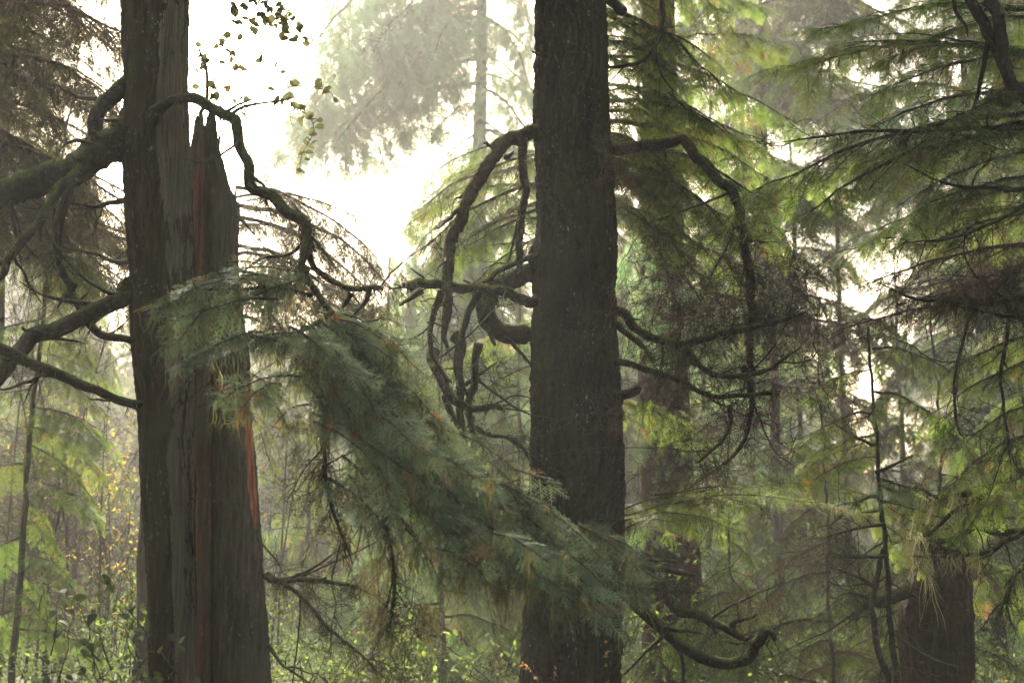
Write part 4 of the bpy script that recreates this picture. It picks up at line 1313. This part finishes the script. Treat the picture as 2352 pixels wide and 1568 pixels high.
ring_tree('conifer_tree', 'bushy conifer with sunlit needles farther back behind the mossy limbs', -60, 17.0, 34, lb, seed=3)

# hidden behind the snag: brownish drooping boughs reaching out over the white gap
ring_tree('conifer_tree', 'thin conifer behind the split snag with brown drooping boughs', 512, 13.5, 16,
          [(470, 930, 600, 12.4, 'mossy', 'needles_olive', 0, 1.0), (560, 900, 690, 12.6, 'mossy', 'needles_olive'), (520, 760, 540, 13.2, 'mossy', 'needles_olive'), (620, 860, 760, 13.0, 'mossy', 'needles_olive'),
           (470, 720, 455, 14.0, 'dead', 'needles_olive', 0, 0.8), (540, 600, 500, 12.8, 'mossy', 'needles_olive'), (680, 700, 760, 12.8, 'mossy', 'needles_olive'), (430, 900, 520, 12.8, 'hemlock_loose', 'needles_olive'), (455, 850, 470, 13.2, 'mossy', 'needles_olive'), (500, 940, 640, 13.0, 'hemlock_loose', 'needles_olive'), (590, 820, 620, 12.2, 'hemlock_loose', 'needles_olive'), (640, 940, 760, 12.6, 'mossy', 'needles_green'), (720, 860, 860, 13.0, 'hemlock_loose', 'needles_green'), (840, 700, 960, 12.8, 'mossy', 'needles_green'), (900, 640, 1060, 13.0, 'mossy', 'needles_green')], top=5.4, seed=4)

# the big dark trunk farther back on the other side of the middle trunk
db = []
for y0, x1, y1, Y1, k in [(560, 1800, 640, 15.8, 'mossy'), (620, 1430, 760, 16.0, 'cedar'), (700, 1760, 800, 16.2, 'cedar'), (600, 1660, 700, 15.0, 'cedar'), (860, 1440, 1010, 16.2, 'cedar'), (500, 1400, 600, 16.0, 'cedar'), (480, 1820, 520, 16.4, 'hemlock_loose'),
                          (200, 1850, 230, 16.5, 'hemlock_loose'), (100, 1800, 60, 16.5, 'hemlock_loose'), (980, 1640, 1090, 16.2, 'cedar'), (1080, 1450, 1200, 16.2, 'cedar'), (0, 1760, -30, 17, 'hemlock_loose'), (320, 1900, 380, 17, 'hemlock_loose')]:
    db.append((y0, x1, y1, Y1, k, 'needles_cedar' if k == 'cedar' else 'needles_green'))
dark_tree = ring_tree('conifer_tree', 'broad black trunk standing back in the trees beside the furrowed dark trunk', 1542, 17.0, 60, db, bark='stump', seed=5)

# the tree outside the picture whose boughs reach in from the right
YR = 9.6
right_tree = ring_tree('conifer_tree', 'hemlock whose long green boughs and dark limbs reach in above the stump', 2560, YR, 60,
                       [(110, 1960, 170, 10.4, 'hemlock', 'needles_green', 10, 1.0), (40, 2020, 60, 10.8, 'hemlock', 'needles_green'), (200, 1900, 260, 10.2, 'hemlock', 'needles_green'), (255, 1660, 335, 9.4, 'hemlock', 'needles_green', 0, 0.8),
                        (280, 1780, 400, 9.0, 'hemlock', 'needles_green', 0, 0.9), (330, 2020, 420, 9.6, 'hemlock', 'needles_blue'), (400, 1980, 450, 10.0, 'hemlock', 'needles_green'), (-60, 2100, -40, 10.0, 'hemlock', 'needles_green'),
                        (470, 2080, 560, 9.8, 'dead', 'needles_brown'), (560, 1960, 640, 9.6, 'dead', 'needles_brown'), (650, 2040, 690, 9.2, 'dead', 'needles_brown'), (700, 1900, 740, 9.8, 'dead', 'needles_brown'), (620, 2140, 640, 9.0, 'dead', 'needles_brown'),
                        (150, 1820, 60, 11.5, 'hemlock', 'needles_green'), (60, 1880, -10, 11.0, 'hemlock', 'needles_green'), (330, 1860, 330, 11.2, 'hemlock', 'needles_green'), (420, 1900, 500, 11.0, 'hemlock', 'needles_green'), (500, 2080, 480, 11.2, 'hemlock', 'needles_green'), (180, 2060, 250, 9.0, 'hemlock', 'needles_green'), (800, 2080, 900, 10.0, 'hemlock', 'needles_green'), (880, 2150, 1000, 9.8, 'hemlock', 'needles_green'), (960, 2100, 1080, 10.6, 'hemlock_loose', 'needles_green'), (740, 2120, 830, 10.6, 'hemlock', 'needles_green'), (1040, 2200, 1120, 10.8, 'hemlock_loose', 'needles_green')], seed=6)
for q, (pts, y0, y1, r, kw) in enumerate([
    ([(1300, -20), (1350, 60), (1400, 135), (1440, 220), (1470, 290), (1510, 365), (1575, 440), (1700, 560)], 9.2, 9.6, (12, 17), dict(fuzz=0.7)),
    ([(1430, -20), (1450, 90), (1462, 200), (1478, 300)], 9.2, 9.3, (14, 13), dict(fuzz=0.5)),
    ([(1240, -20), (1255, 60), (1290, 110), (1310, 160)], 9.3, 9.3, (4, 3), dict(twigs=8)),
    ([(1700, 560), (1568, 570), (1400, 586), (1200, 600), (1050, 606), (850, 600), (680, 622), (400, 662)], 9.6, 9.1, (9, 1.5), dict(twigs=14, tl=0.35, moss=6, mlen=0.12)),
    ([(1040, 600), (1020, 640), (1010, 670)], 9.25, 9.25, (10, 8), dict(fuzz=1.5, moss=60, mlen=0.12)),
    ([(1700, 870), (1568, 870), (1400, 868), (1240, 850), (1130, 810), (1000, 740)], 9.5, 9.2, (6, 1.5), dict(twigs=12, tl=0.35)),
    ([(1700, 880), (1568, 942), (1400, 1032), (1300, 1075), (1200, 1100), (1000, 1112)], 9.4, 9.0, (6, 1.5), dict(twigs=20, tl=0.4, moss=8)),
    ([(1700, 1340), (1568, 1360), (1430, 1390), (1300, 1402), (1200, 1384), (1060, 1370), (900, 1300)], 9.4, 9.1, (9, 2), dict(twigs=22, tl=0.4, moss=14, fuzz=1.0)),
    ([(1700, 1480), (1568, 1466), (1400, 1430), (1200, 1392)], 9.4, 9.2, (8, 3), dict(twigs=20, tl=0.4, moss=14, fuzz=1.0)),
    ([(1700, 1120), (1568, 1200), (1480, 1290), (1380, 1400)], 9.4, 9.2, (6, 3), dict(twigs=20, tl=0.35, moss=8)),
]):
    limb(right_tree, path(C3, pts, y0, y1), r, seed=400 + q, **kw)
for q, (pts, y0, y1, r, kw) in enumerate([
    ([(1740, 520), (1568, 592), (1480, 640), (1400, 682), (1280, 760), (1150, 862), (1070, 910), (1040, 912)], 10.8, 10.4, (8, 2), dict(twigs=8, tl=0.3, fuzz=1.4)),
    ([(1740, 740), (1568, 862), (1480, 922), (1380, 970), (1200, 985), (1050, 985)], 10.8, 10.4, (8, 2), dict(twigs=8, tl=0.3, fuzz=1.3)),
    ([(1740, 800), (1568, 880), (1440, 865), (1300, 870), (1220, 850)], 11.4, 11.2, (11, 5), dict(fuzz=1.2, moss=30, mlen=0.14)),
    ([(1330, -200), (1280, 20), (1255, 130), (1248, 260), (1262, 390), (1290, 440)], 9.6, 9.4, (4, 2), dict(twigs=22, tl=0.35)),
    ([(1520, -200), (1475, 60), (1460, 180), (1475, 300), (1490, 430), (1505, 560)], 9.6, 9.4, (5, 2), dict(twigs=22, tl=0.35)),
    ([(1700, 880), (1568, 1010), (1520, 1080), (1500, 1150), (1460, 1230), (1430, 1310)], 10.4, 10.2, (8, 2), dict(twigs=10, tl=0.3, fuzz=1.4, moss=26, mlen=0.25)),
    ([(1520, 1080), (1490, 1190), (1500, 1260), (1540, 1360)], 10.3, 10.2, (3, 1), dict(twigs=10, tl=0.3)),
    ([(1460, 700), (1440, 760), (1420, 800)], 10.5, 10.5, (4, 2), dict(moss=16)),
    ([(1300, 710), (1240, 700), (1180, 720), (1060, 660)], 10.5, 10.4, (7, 2), dict(fuzz=1.6, moss=16)),
]):
    limb(right_tree, path(C6, pts, y0, y1), r, seed=430 + q, **kw)
moss_curtain(right_tree, [(*C6(1140, 870), *C6(1330, 740), 10.5, 0.26, 40), (*C6(1300, 740), *C6(1560, 600), 10.6, 0.20, 44), (*C6(1040, 905), *C6(1120, 880), 10.4, 0.36, 22), (*C6(1040, 700), *C6(1180, 720), 10.5, 0.2, 24), (*C6(1060, 985), *C6(1220, 985), 10.5, 0.36, 44),
                          (*C6(1220, 985), *C6(1440, 950), 10.5, 0.36, 44), (*C6(1060, 800), *C6(1240, 820), 10.6, 0.28, 40), (*C6(1480, 1080), *C6(1560, 1020), 10.3, 0.5, 24), (*C6(1010, 780), *C6(1060, 940), 10.5, 0.3, 24)], 302)
for q, (x, y, Y, a) in enumerate([(2300, 228, 9.3, 0.075)]):
    rng = np.random.default_rng(61)
    mb = MB()
    m = 2600
    c = at(x, y, Y)
    d = nrm(rng.normal(0, 1, (m, 3)) * [1.4, 0.8, 1])
    b = c + d * [a * 1.5, a * 0.8, a * 0.8] * rng.uniform(0.3, 1, m)[:, None]
    e = nrm(d + [0, 0, -0.5] + rng.normal(0, 0.3, (m, 3))) * rng.uniform(0.012, 0.03, m)[:, None]
    V, F = bribbons(np.stack([b, b + e * 0.6, b + e - UP * 0.004], 1), np.tile([0.0022, 0.0016, 0.0005], (m, 1)), rng)
    mb.add(V, F, np.repeat(rng.random(m), 6))
    put('moss', mb.mesh('moss_cushion'), M['moss'], right_tree)

# stump under the hanging moss
YT = 12.6
stump = thing('tree_stump', 'broad dark red rotting stump with a mossy stub, under hanging pale moss', 'stump', base_at(2150, YT))
put('trunk', trunk([(2118, 1160), (2110, 1215), (2098, 1290), (2068, 1380), (2062, 1450), (2070, 1568)], [(2186, 1160), (2196, 1215), (2213, 1290), (2232, 1340), (2234, 1450), (2235, 1568)], YT, seed=91, nth=150, amp=0.03, cell=0.10, zcell=0.5, jag=0.22, dz=0.016), M['stump'], stump)
limb(stump, path(C6, [(1070, 1110), (1020, 1140), (960, 1165), (900, 1190), (850, 1202), (815, 1215), (808, 1240), (812, 1285)], 12.4, 12.2), (20, 5), seed=450, fuzz=1.6, k=16, rough=0.15)
twig_tangle(stump, at(2190, 1400, 12.2), (0.1, 0.08, 0.18), 26, 451, 'twig', tl=0.3, droop=0.8)

# slim double sapling in front of the stump
sap = thing('young_tree', 'slim dark double stemmed sapling standing just before the stump', 'tree', base_at(2045, 12.0))
limb(sap, path(C6, [(850, -60), (862, 100), (880, 300), (895, 500), (905, 700), (920, 850), (935, 1050), (950, 1250), (965, 1400), (985, 1568), (1000, 1850)], 12.0, 12.0), (2.5, 8), seed=460, name='trunk', twigs=6, tl=0.5, fuzz=0.15)
limb(sap, path(C6, [(935, 930), (910, 1000), (880, 1110), (870, 1200), (876, 1290), (895, 1380), (925, 1490), (945, 1600), (960, 1850)], 12.0, 11.9), (5, 9), seed=461, name='trunk', twigs=5, tl=0.4)
for q, pts in enumerate([[(905, 700), (800, 740), (690, 830), (620, 850)], [(920, 840), (820, 850), (700, 880), (610, 915)], [(900, 600), (980, 560), (1060, 520)], [(935, 985), (850, 990), (750, 985), (650, 960)], [(880, 1115), (800, 1080), (720, 1050), (660, 1030)], [(890, 480), (800, 440), (700, 380)], [(905, 650), (1000, 690), (1080, 660)]]):
    limb(sap, path(C6, pts, 12.0, 11.6), (4, 1.5), seed=470 + q, twigs=14, tl=0.4, fuzz=0.6)
rg = np.random.default_rng(12)
for k in range(9):
    y0 = 800 + k * 50
    bough(sap, at(2000 + (y0 - 800) * 0.05, y0, 12.0), at(2000 + rg.choice([-1, 1]) * rg.uniform(110, 240), y0 + rg.uniform(20, 90), 12 + rg.uniform(-1, 1)), 'hemlock_loose', 'needles_green')

# slender pale tree at the left edge, in the bright clearing
sl_b = []
rg = np.random.default_rng(14)
for k in range(22):
    y0 = 560 + k * 42
    sd = 1 if k % 4 else -1
    sl_b.append((y0, 25 + sd * rg.uniform(90, 250), y0 + rg.uniform(30, 110), 15 + rg.uniform(-1.2, 1.2), 'hemlock_loose', 'needles_green', 0, 0.8))
ring_tree('young_tree', 'slender young conifer with drooping sunlit branches in the bright clearing', 18, 15.0, 8, sl_b, top=8.0, lean=0.35, seed=7)

# hazy cedar high in the middle, across the white gap
cb = []
for y0, x1, y1, Y1, w in [(-20, 640, 150, 23, 1.1), (60, 620, 190, 24.5, 1.1), (110, 700, 260, 23.5, 1.0), (-120, 700, -20, 24, 1.1), (-60, 820, 40, 22, 1.1), (20, 860, 130, 22.5, 1.1), (150, 830, 330, 24, 0.7), (240, 1000, 260, 22, 0.6),
                          (-200, 900, -100, 23, 1.1), (40, 980, 60, 21.5, 1.0), (40, 1300, 160, 23, 1.1), (120, 1330, 280, 24, 1.1), (200, 1300, 360, 22.5, 1.1), (280, 1280, 440, 23.5, 1.1), (-60, 1330, 40, 23, 1.1), (340, 1220, 520, 22.5, 1.0), (300, 900, 470, 23.0, 0.9),
                          (380, 850, 560, 23.0, 0.9), (430, 1000, 600, 22.0, 1.0), (500, 880, 680, 22.5, 1.0), (560, 1000, 760, 22.0, 1.0), (620, 850, 800, 23.0, 1.0), (700, 980, 900, 22.0, 1.0), (470, 1230, 640, 22.0, 1.0), (600, 1250, 800, 22.4, 1.0), (760, 1230, 930, 22.4, 1.0)]:
    cb.append((y0, x1, y1, 34 + (Y1 - 24) * 1.4, 'cedar', 'needles_cedar', 0, w))

_rc = np.random.default_rng(9)
for k in range(24):
    y0 = -220 + k * 43
    sd = -1 if k % 3 else 1
    if y0 < 190:
        x1 = 1085 - _rc.uniform(200, 530) if sd < 0 else 1085 + _rc.uniform(120, 280)
        y1 = y0 + _rc.uniform(40, 130)
    else:
        x1 = 1085 - _rc.uniform(40, 110 + (y0 - 190) * 0.55) if sd < 0 else 1085 + _rc.uniform(100, 260)
        y1 = y0 + _rc.uniform(90, 200)
    if sd < 0 and 120 < y0 < 330 and y1 < 420:
        continue
    cb.append((y0, x1, y1, 34 + _rc.uniform(-3.6, 2.2), 'cedar', 'needles_cedar', 0, 1.15))
for k in range(7):
    y0 = -150 + k * 56
    cb.append((y0, 1085 - _rc.uniform(330, 560), y0 + _rc.uniform(90, 240), 34 + _rc.uniform(-5, 3), 'cedar', 'needles_cedar', 0, 1.0))
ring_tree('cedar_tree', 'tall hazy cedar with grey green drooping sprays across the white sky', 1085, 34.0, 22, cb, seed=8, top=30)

rg = np.random.default_rng(52)


def auto_boughs(px, Y, ys, reach, kinds, mats, w=1.1):
    out = []
    for k, y in enumerate(ys):
        a = rg.uniform(0, 2 * PI)
        rr = reach * rg.uniform(0.45, 1.15) * (min(1.0, 0.25 + 1.1 * (k + 0.5) / len(ys)) if ys[0] > 100 else 1.0)
        dx, dy = math.cos(a) * rr, math.sin(a) * rr
        i = int(rg.integers(len(kinds)))
        out.append((y, px + dx / mpp(784, Y), y + rg.uniform(20, 90) * 14 / Y, Y + dy, kinds[i], mats[int(rg.integers(len(mats)))], 0, w))
    return out


def ladder(a, b, n):
    return [a + (b - a) * k / n + rg.uniform(-12, 12) for k in range(n)]


MIDS = [
    (1480, 30.0, 10, -320, 1300, 50, 2.6, ['hemlock_loose', 'cedar'], ['needles_green', 'needles_cedar'], 'pale lacy conifer between the furrowed trunk and the broad black trunk'),
    (1660, 34.0, 10, -320, 1300, 56, 3.0, ['hemlock_loose', 'cedar'], ['needles_green', 'needles_cedar'], 'pale misty conifer far behind the arching limb and dead red twigs'),
    (2380, 15.0, 9, -320, 1400, 40, 2.0, ['hemlock_loose', 'mossy', 'dead'], ['needles_green', 'needles_olive'], 'open twiggy conifer at the far edge behind the reaching boughs'),
    (1955, 20.0, 11, -320, 480, 40, 2.4, ['hemlock_loose', 'hemlock_loose', 'mossy'], ['needles_green', 'needles_olive'], 'lacy conifer high against the bright gap above the slim double sapling'),
    (1850, 27.0, 10, -320, 620, 40, 2.6, ['hemlock_loose', 'cedar'], ['needles_green', 'needles_cedar'], 'pale lacy conifer beside the bright gap, behind the brown thin trunk'),
    (2230, 25.0, 12, -320, 900, 44, 2.6, ['hemlock_loose'], ['needles_green', 'needles_olive'], 'lacy misty conifer rising high behind the stump and the dark reaching limbs'),
    (1790, 20.0, 18, -250, 1500, 40, 2.4, ['hemlock_loose', 'cedar', 'dead'], ['needles_green', 'needles_olive'], 'tall conifer with a brown thin trunk behind the dead red twigs'),
    (1740, 26.0, 17, -300, 1300, 40, 2.8, ['hemlock_loose', 'far'], ['needles_green'], 'hazy conifer far back between the broad black trunk and the brown thin one'),
    (2290, 17.0, 24, -260, 1500, 46, 2.2, ['hemlock_loose', 'mossy'], ['needles_green', 'needles_cedar'], 'full green conifer right behind the rotting stump'),
    (2075, 23.0, 14, 730, 1450, 22, 2.2, ['hemlock_loose', 'far', 'cedar'], ['needles_green', 'needles_olive'], 'conifer wrapped in glowing mist behind the slim double sapling'),
    (2420, 24.0, 24, -300, 1400, 40, 2.8, ['far', 'hemlock_loose'], ['needles_green'], 'misty conifer at the far edge beyond the stump'),
    (1620, 21.0, 12, 620, 1500, 24, 1.8, ['cedar', 'hemlock_loose'], ['needles_cedar'], 'short bluish conifer beside the broad black trunk'),
    (1900, 14.5, 7, 980, 1560, 22, 1.3, ['hemlock_loose', 'mossy', 'dead'], ['needles_green', 'needles_olive'], 'small tangled conifer between the dark trunk and the slim sapling'),
    (1700, 13.6, 6, 1250, 1580, 14, 1.2, ['hemlock_loose', 'mossy'], ['needles_green'], 'low bushy young hemlock by the curled mossy limb'),
    (1010, 15.5, 9, 820, 1560, 30, 1.5, ['hemlock_loose', 'cedar', 'mossy'], ['needles_green', 'needles_cedar'], 'bushy hemlock behind the tip of the great drooping bough'),
    (880, 19.0, 11, 700, 1500, 34, 1.9, ['cedar', 'hemlock_loose'], ['needles_cedar', 'needles_green'], 'soft grey green conifer behind the great drooping bough'),
    (700, 21.0, 10, 900, 1500, 28, 1.6, ['cedar', 'hemlock_loose'], ['needles_cedar', 'needles_green'], 'pale hazy conifer just to the side of the split snag'),
    (1180, 18.0, 10, 640, 1500, 30, 1.7, ['cedar', 'hemlock_loose'], ['needles_cedar', 'needles_green'], 'drooping conifer behind the arching broken limb'),
    (170, 24.0, 14, 300, 1400, 36, 2.2, ['far', 'hemlock_loose'], ['needles_green'], 'misty conifer in the bright clearing behind the yellow autumn bush'),
    (2180, 15.0, 10, 900, 1560, 26, 1.5, ['hemlock_loose', 'mossy'], ['needles_green', 'needles_olive'], 'mossy conifer crowded right up against the stump'),
]
for q, (px, Y, rpx, ya, yb, n, reach, kinds, mats, lab) in enumerate(MIDS):
    if Y > 16.5:
        Y, reach = Y * 1.3, reach * 1.3
    ring_tree('conifer_tree', lab, px, Y, rpx * 0.65, auto_boughs(px, Y, ladder(ya, yb, int(n * 0.85)), reach, kinds, mats), seed=20 + q, top=max(2.5, float(at(px, ya, Y)[2]) + 1.5))

# ------------------------------------------------------------------ unseen crowns added on the near trees, shading the air below
def shade_crown(t, z0, z1, n, reach, seed, fm='needles_green', wide=1.5):
    r = np.random.default_rng(seed)
    b = t.location
    for k in range(n):
        u = (k + r.random()) / n
        z = z0 + (z1 - z0) * u
        a = k * 2.4 + r.uniform(-0.4, 0.4)
        L = reach * (1 - 0.6 * u) * r.uniform(0.8, 1.15)
        p0 = np.array([b[0], b[1], z])
        bough(t, p0, p0 + [math.cos(a) * L, math.sin(a) * L, -0.05 * L], 'hemlock_loose', fm, 'twig', 'hang_moss_brown', 0, wide)


shade_crown(left_tree, 9.2, 15.5, 36, 3.4, 1, wide=1.9)
shade_crown(mid, 9.6, 17.0, 46, 3.6, 2, wide=1.9)
shade_crown(right_tree, 9.4, 17.0, 24, 3.8, 3)
shade_crown(hidden_tree, 11.0, 17.0, 56, 3.8, 4, wide=1.9)
shade_crown(dark_tree, 13.5, 18.0, 34, 4.2, 5)
shade_tree = ring_tree('conifer_tree', 'unseen conifer added behind the bare wood trunk, its crown shading the near air', 352, 13.8, 24, [], seed=15)  # unseen tree, added so its crown keeps sun off the near air
shade_crown(shade_tree, 12.6, 18.0, 60, 4.2, 6, wide=1.9)

# ------------------------------------------------------------------ far forest, lost in the mist
def far_tree_meshes(seed, H, nb, wid):
    rng = np.random.default_rng(seed)
    bs = [bough_arrays(900 + i, L=2.5, spread=0.4, nsec=16, droop=0.25, hang=0.9, lod=3, slen=0.60, step=0.42, bare=0.0) for i in range(4)]
    cr = MB()
    for k in range(nb):
        u = (k + rng.random()) / nb
        z = H * (0.10 + 0.90 * u)
        L = H * wid * ((1 - u) ** 0.8 + 0.05) * rng.uniform(0.6, 1.15)
        a = rng.uniform(0, 2 * PI)
        tilt = rng.uniform(-0.25, 0.1)
        X = np.array([math.cos(a) * math.cos(tilt), math.sin(a) * math.cos(tilt), math.sin(tilt)])
        Yv = nrm(np.cross(UP, X))
        B = np.stack([X, Yv, np.cross(X, Yv)]) * (L / 2.5)
        w, f, _ = bs[int(rng.integers(4))]
        for src in (f,):
            V, F, A = src.arrays()
            cr.add(V @ B + [0, 0, z], F, A)
        V, F, A = w.arrays()
        V, F = tube(np.array([[0, 0, z], [0, 0, z] + X * L * 0.5, [0, 0, z] + X * L * 0.9 - UP * L * 0.1]), [0.03 * L * 0.5, 0.02 * L * 0.5, 0.004], 4)
        cr.add(V, F, 0.0)
    s = np.linspace(0, 1, 24)
    P = np.stack([np.cumsum(rng.normal(0, 0.02, 24)), np.cumsum(rng.normal(0, 0.02, 24)), -0.4 + s * (H * 0.98)], -1)
    tr = MB()
    tr.add(*tube(P, H * 0.013 * (1.08 - s), 9, 0.05, rng))
    return tr.mesh('far_trunk', True), cr.mesh('far_crown')


FARM = [far_tree_meshes(60 + i, 20.0, 110, 0.17 + 0.02 * (i % 3)) for i in range(4)]
rg = np.random.default_rng(88)
made = 0
for k in range(900):
    Y = rg.uniform(32, 100)
    px = rg.uniform(-500, 2850)
    H = rg.uniform(14, 30)
    x = at(px, 1331, Y)[0]
    lim = None
    if 400 < px < 960:
        lim = 0.235
    elif 230 < px <= 400 or 960 <= px < 1050:
        lim = 0.30
    gz = float(ground_z(x, Y))
    if lim is not None:
        H = min(H, (lim + rg.uniform(-0.10, 0.02)) * Y)
    elif 1820 < px < 2180:
        H = min(H, rg.uniform(0.06, 0.17) * Y)
    elif px > 1420:
        H = min(H, rg.uniform(0.10, 0.36) * Y)
        if rg.random() < 0.4:
            continue
    else:
        H = min(H, rg.uniform(0.12, 0.4) * Y)
        if rg.random() < 0.5:
            continue
    if H < 4:
        continue
    if made >= 135:
        break
    made += 1
    band = 0 if Y < 42 else (1 if Y < 65 else 2)
    side = 0 if px < 1100 else 1
    lab = [['pale conifer in the mist behind the great drooping bough and the snag', 'hazy conifer in the mist behind the stump and the black trunk'],
           ['faint conifer deep in the mist below the white sky gap', 'faint conifer deep in the bright mist past the stump'],
           ['ghostly distant conifer fading out under the white sky gap', 'ghostly distant conifer fading out in the glowing mist past the stump']][band][side]
    t = thing('conifer_tree', lab, 'tree', (x, Y, gz), ['nearer misty forest trees', 'middle misty forest trees', 'farthest misty forest trees'][band] + [' on the snag side', ' on the stump side'][side])
    tm, cm = FARM[int(rg.integers(4))]
    s = H / 20.0
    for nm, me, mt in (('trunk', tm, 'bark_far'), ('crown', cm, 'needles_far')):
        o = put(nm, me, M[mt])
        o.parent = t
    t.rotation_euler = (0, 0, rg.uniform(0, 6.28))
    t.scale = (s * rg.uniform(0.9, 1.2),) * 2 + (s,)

# ------------------------------------------------------------------ understory
def place_shrub(name, label, px, Y, meshes, leafm, scale=1.0, group=None, z=None, rot=0.0, cat='shrub'):
    b = base_at(px, Y)
    if z is not None:
        b[2] = z
    t = thing(name, label, cat, b, group)
    o = put('stems', meshes[0], M['twig'])
    o.parent = t
    o = put('leaves', meshes[1], M[leafm])
    o.parent = t
    t.scale = (scale,) * 3
    t.rotation_euler = (0, 0, rot)
    return t


place_shrub('salal_shrub', 'tall dark leafy shrub growing close beside the foot of the bare wood trunk', 285, 7.6, shrub_meshes(1, 1.75, 8, 0.085, 14, 0.22, 7, 0.9), 'leaf_dark')
place_shrub('salal_shrub', 'lower dark leafy shrub in the corner of the bright clearing', 90, 7.8, shrub_meshes(2, 1.35, 9, 0.085, 14, 0.35, 7), 'leaf_dark', 1.0)
place_shrub('salal_shrub', 'dark leafy shrub between the corner shrub and the bare wood trunk', 215, 8.2, shrub_meshes(3, 1.4, 8, 0.08, 16, 0.30, 7), 'leaf_dark', 1.0)
place_shrub('autumn_shrub', 'tall thin stemmed shrub of yellow autumn leaves in the bright clearing', 262, 18.0, shrub_meshes(4, 4.0, 20, 0.040, 60, 0.24, 4, 1.1), 'leaf_yellow')
place_shrub('autumn_shrub', 'thinner yellow leaved shrub farther back beside the tall yellow one', 150, 22.0, shrub_meshes(5, 4.0, 14, 0.045, 40, 0.26, 4, 1.1), 'leaf_yellow')
place_shrub('huckleberry_shrub', 'small yellow green leaved shrub at the foot of the furrowed dark trunk', 1290, 9.3, shrub_meshes(6, 1.15, 12, 0.03, 60, 0.35, 4), 'leaf_yellow')
place_shrub('salal_shrub', 'low broad leaved green shrub before the foot of the furrowed dark trunk', 1140, 9.4, shrub_meshes(7, 0.95, 9, 0.075, 18, 0.4, 7), 'leaf_dark')
place_shrub('autumn_shrub', 'low golden leaved shrub growing before the stump', 2200, 11.2, shrub_meshes(8, 1.0, 16, 0.055, 40, 0.7, 5, 0.3), 'leaf_yellow')
place_shrub('autumn_shrub', 'golden leaved shrub at the far corner past the stump', 2340, 11.4, shrub_meshes(9, 1.15, 16, 0.055, 40, 0.6, 5, 0.4), 'leaf_yellow')
SH = [shrub_meshes(20 + i, 1.1 + 0.2 * i, 12, 0.042, 64, 0.5, 4) for i in range(4)]
rg = np.random.default_rng(5)
for k in range(70):
    Y = rg.uniform(12.5, 27)
    px = rg.uniform(-60, 2420)
    if 1980 < px < 2330 and Y < 15:
        continue
    if px < 340 and Y < 19:
        continue
    side = 'behind the great drooping bough' if 600 < px < 1320 else ('in the bright clearing' if px <= 600 else 'past the furrowed dark trunk')
    far = 'low green understory shrub ' if Y < 19 else 'far small understory shrub '
    place_shrub('understory_shrub', far + side, px, Y, SH[int(rg.integers(4))], 'leaf_light' if (px < 1200 or rg.random() < 0.4) else 'leaf_salal', rg.uniform(0.8, 1.5), 'understory shrubs: ' + far + side, None, rg.uniform(0, 6.28))


rg = np.random.default_rng(41)
for k in range(16):
    Y = rg.uniform(15, 26)
    px = rg.uniform(-20, 330) if k % 4 else rg.uniform(600, 760)
    far = Y > 20
    t = thing('bare_sapling', ('thin bare sapling far back in the bright clearing' if far else 'thin bare sapling in the bright clearing'), 'tree', base_at(px, Y), 'bare saplings far back' if far else 'bare saplings in the clearing')
    b = np.array(t.location)
    H = rg.uniform(3.0, 5.5)
    Q = catmull([b - UP * 0.2, b + [rg.normal(0, 0.12), 0, H * 0.4], b + [rg.normal(0, 0.3), rg.normal(0, 0.2), H]], 30)
    put('trunk', mk_mesh('sapling_trunk', *tube(Q, np.linspace(0.022, 0.006, 30), 6), None, True), M['bark_far'], t)
    mb = MB()
    add_twigs(mb, Q[8:], nrm(np.gradient(Q, axis=0))[8:], 34, 1.1, rg, -0.1, 2, 0.006)
    put('twigs', mb.mesh('sapling_twigs', True), M['bark_far'], t)


def ground_cover():
    rng = np.random.default_rng(4)
    mb = MB()
    n = 5200
    Y = 8 + 42 * rng.random(n) ** 1.3
    px = rng.uniform(-300, 2650, n)
    X = (px - 1176) / FPX * Y
    h = (0.25 + 0.65 * vnoise(X / 1.7 + 50, Y / 1.7, 200, 3)) * rng.uniform(0.6, 1.2, n)
    per = 44
    c = np.stack([X, Y, ground_z(X, Y)], -1)
    P = np.repeat(c, per, 0) + rng.normal(0, 1, (n * per, 3)) * [0.22, 0.22, 0]
    P[:, 2] += np.repeat(h, per) * rng.uniform(0.1, 1.15, n * per)
    sz = 0.034 * rng.uniform(0.7, 1.4, n * per) * (1 + 0.025 * np.repeat(Y, per))
    d = nrm(rng.normal(0, 1, (n * per, 3)) * [1, 1, 0.35])
    leaves(P, d, UP + rng.normal(0, 0.4, (n * per, 3)), sz, sz * 0.32, rng, mb, 3)
    o = put('undergrowth', mb.mesh('undergrowth'), M['leaf_light'])
    tag(o, 'bright green knee high undergrowth covering the forest floor', None, None, 'stuff')


ground_cover()

# ------------------------------------------------------------------ mist
def make_haze():
    x0, x1, y0, y1, z0, z1 = -120, 120, -14, 125, -3.0, 42.0
    V = np.array([(x, y, z) for z in (z0, z1) for y in (y0, y1) for x in (x0, x1)], float)
    F = np.array([(0, 2, 3, 1), (4, 5, 7, 6), (0, 1, 5, 4), (2, 6, 7, 3), (0, 4, 6, 2), (1, 3, 7, 5)])
    t = NT('forest_mist')
    v = t.n('ShaderNodeVolumePrincipled')
    v.inputs['Color'].default_value = (0.97, 0.96, 0.93, 1)
    v.inputs['Density'].default_value = HAZE_DENSITY
    v.inputs['Density Attribute'].default_value = ''
    v.inputs['Anisotropy'].default_value = 0.5
    t.l(v.outputs[0], t.out.inputs['Volume'])
    try:
        t.m.cycles.homogeneous_volume = True
    except Exception:
        pass
    o = put('haze', mk_mesh('haze', V, F), t.m)
    o['kind'] = 'stuff'
    o.display_type = 'WIRE'


make_haze()
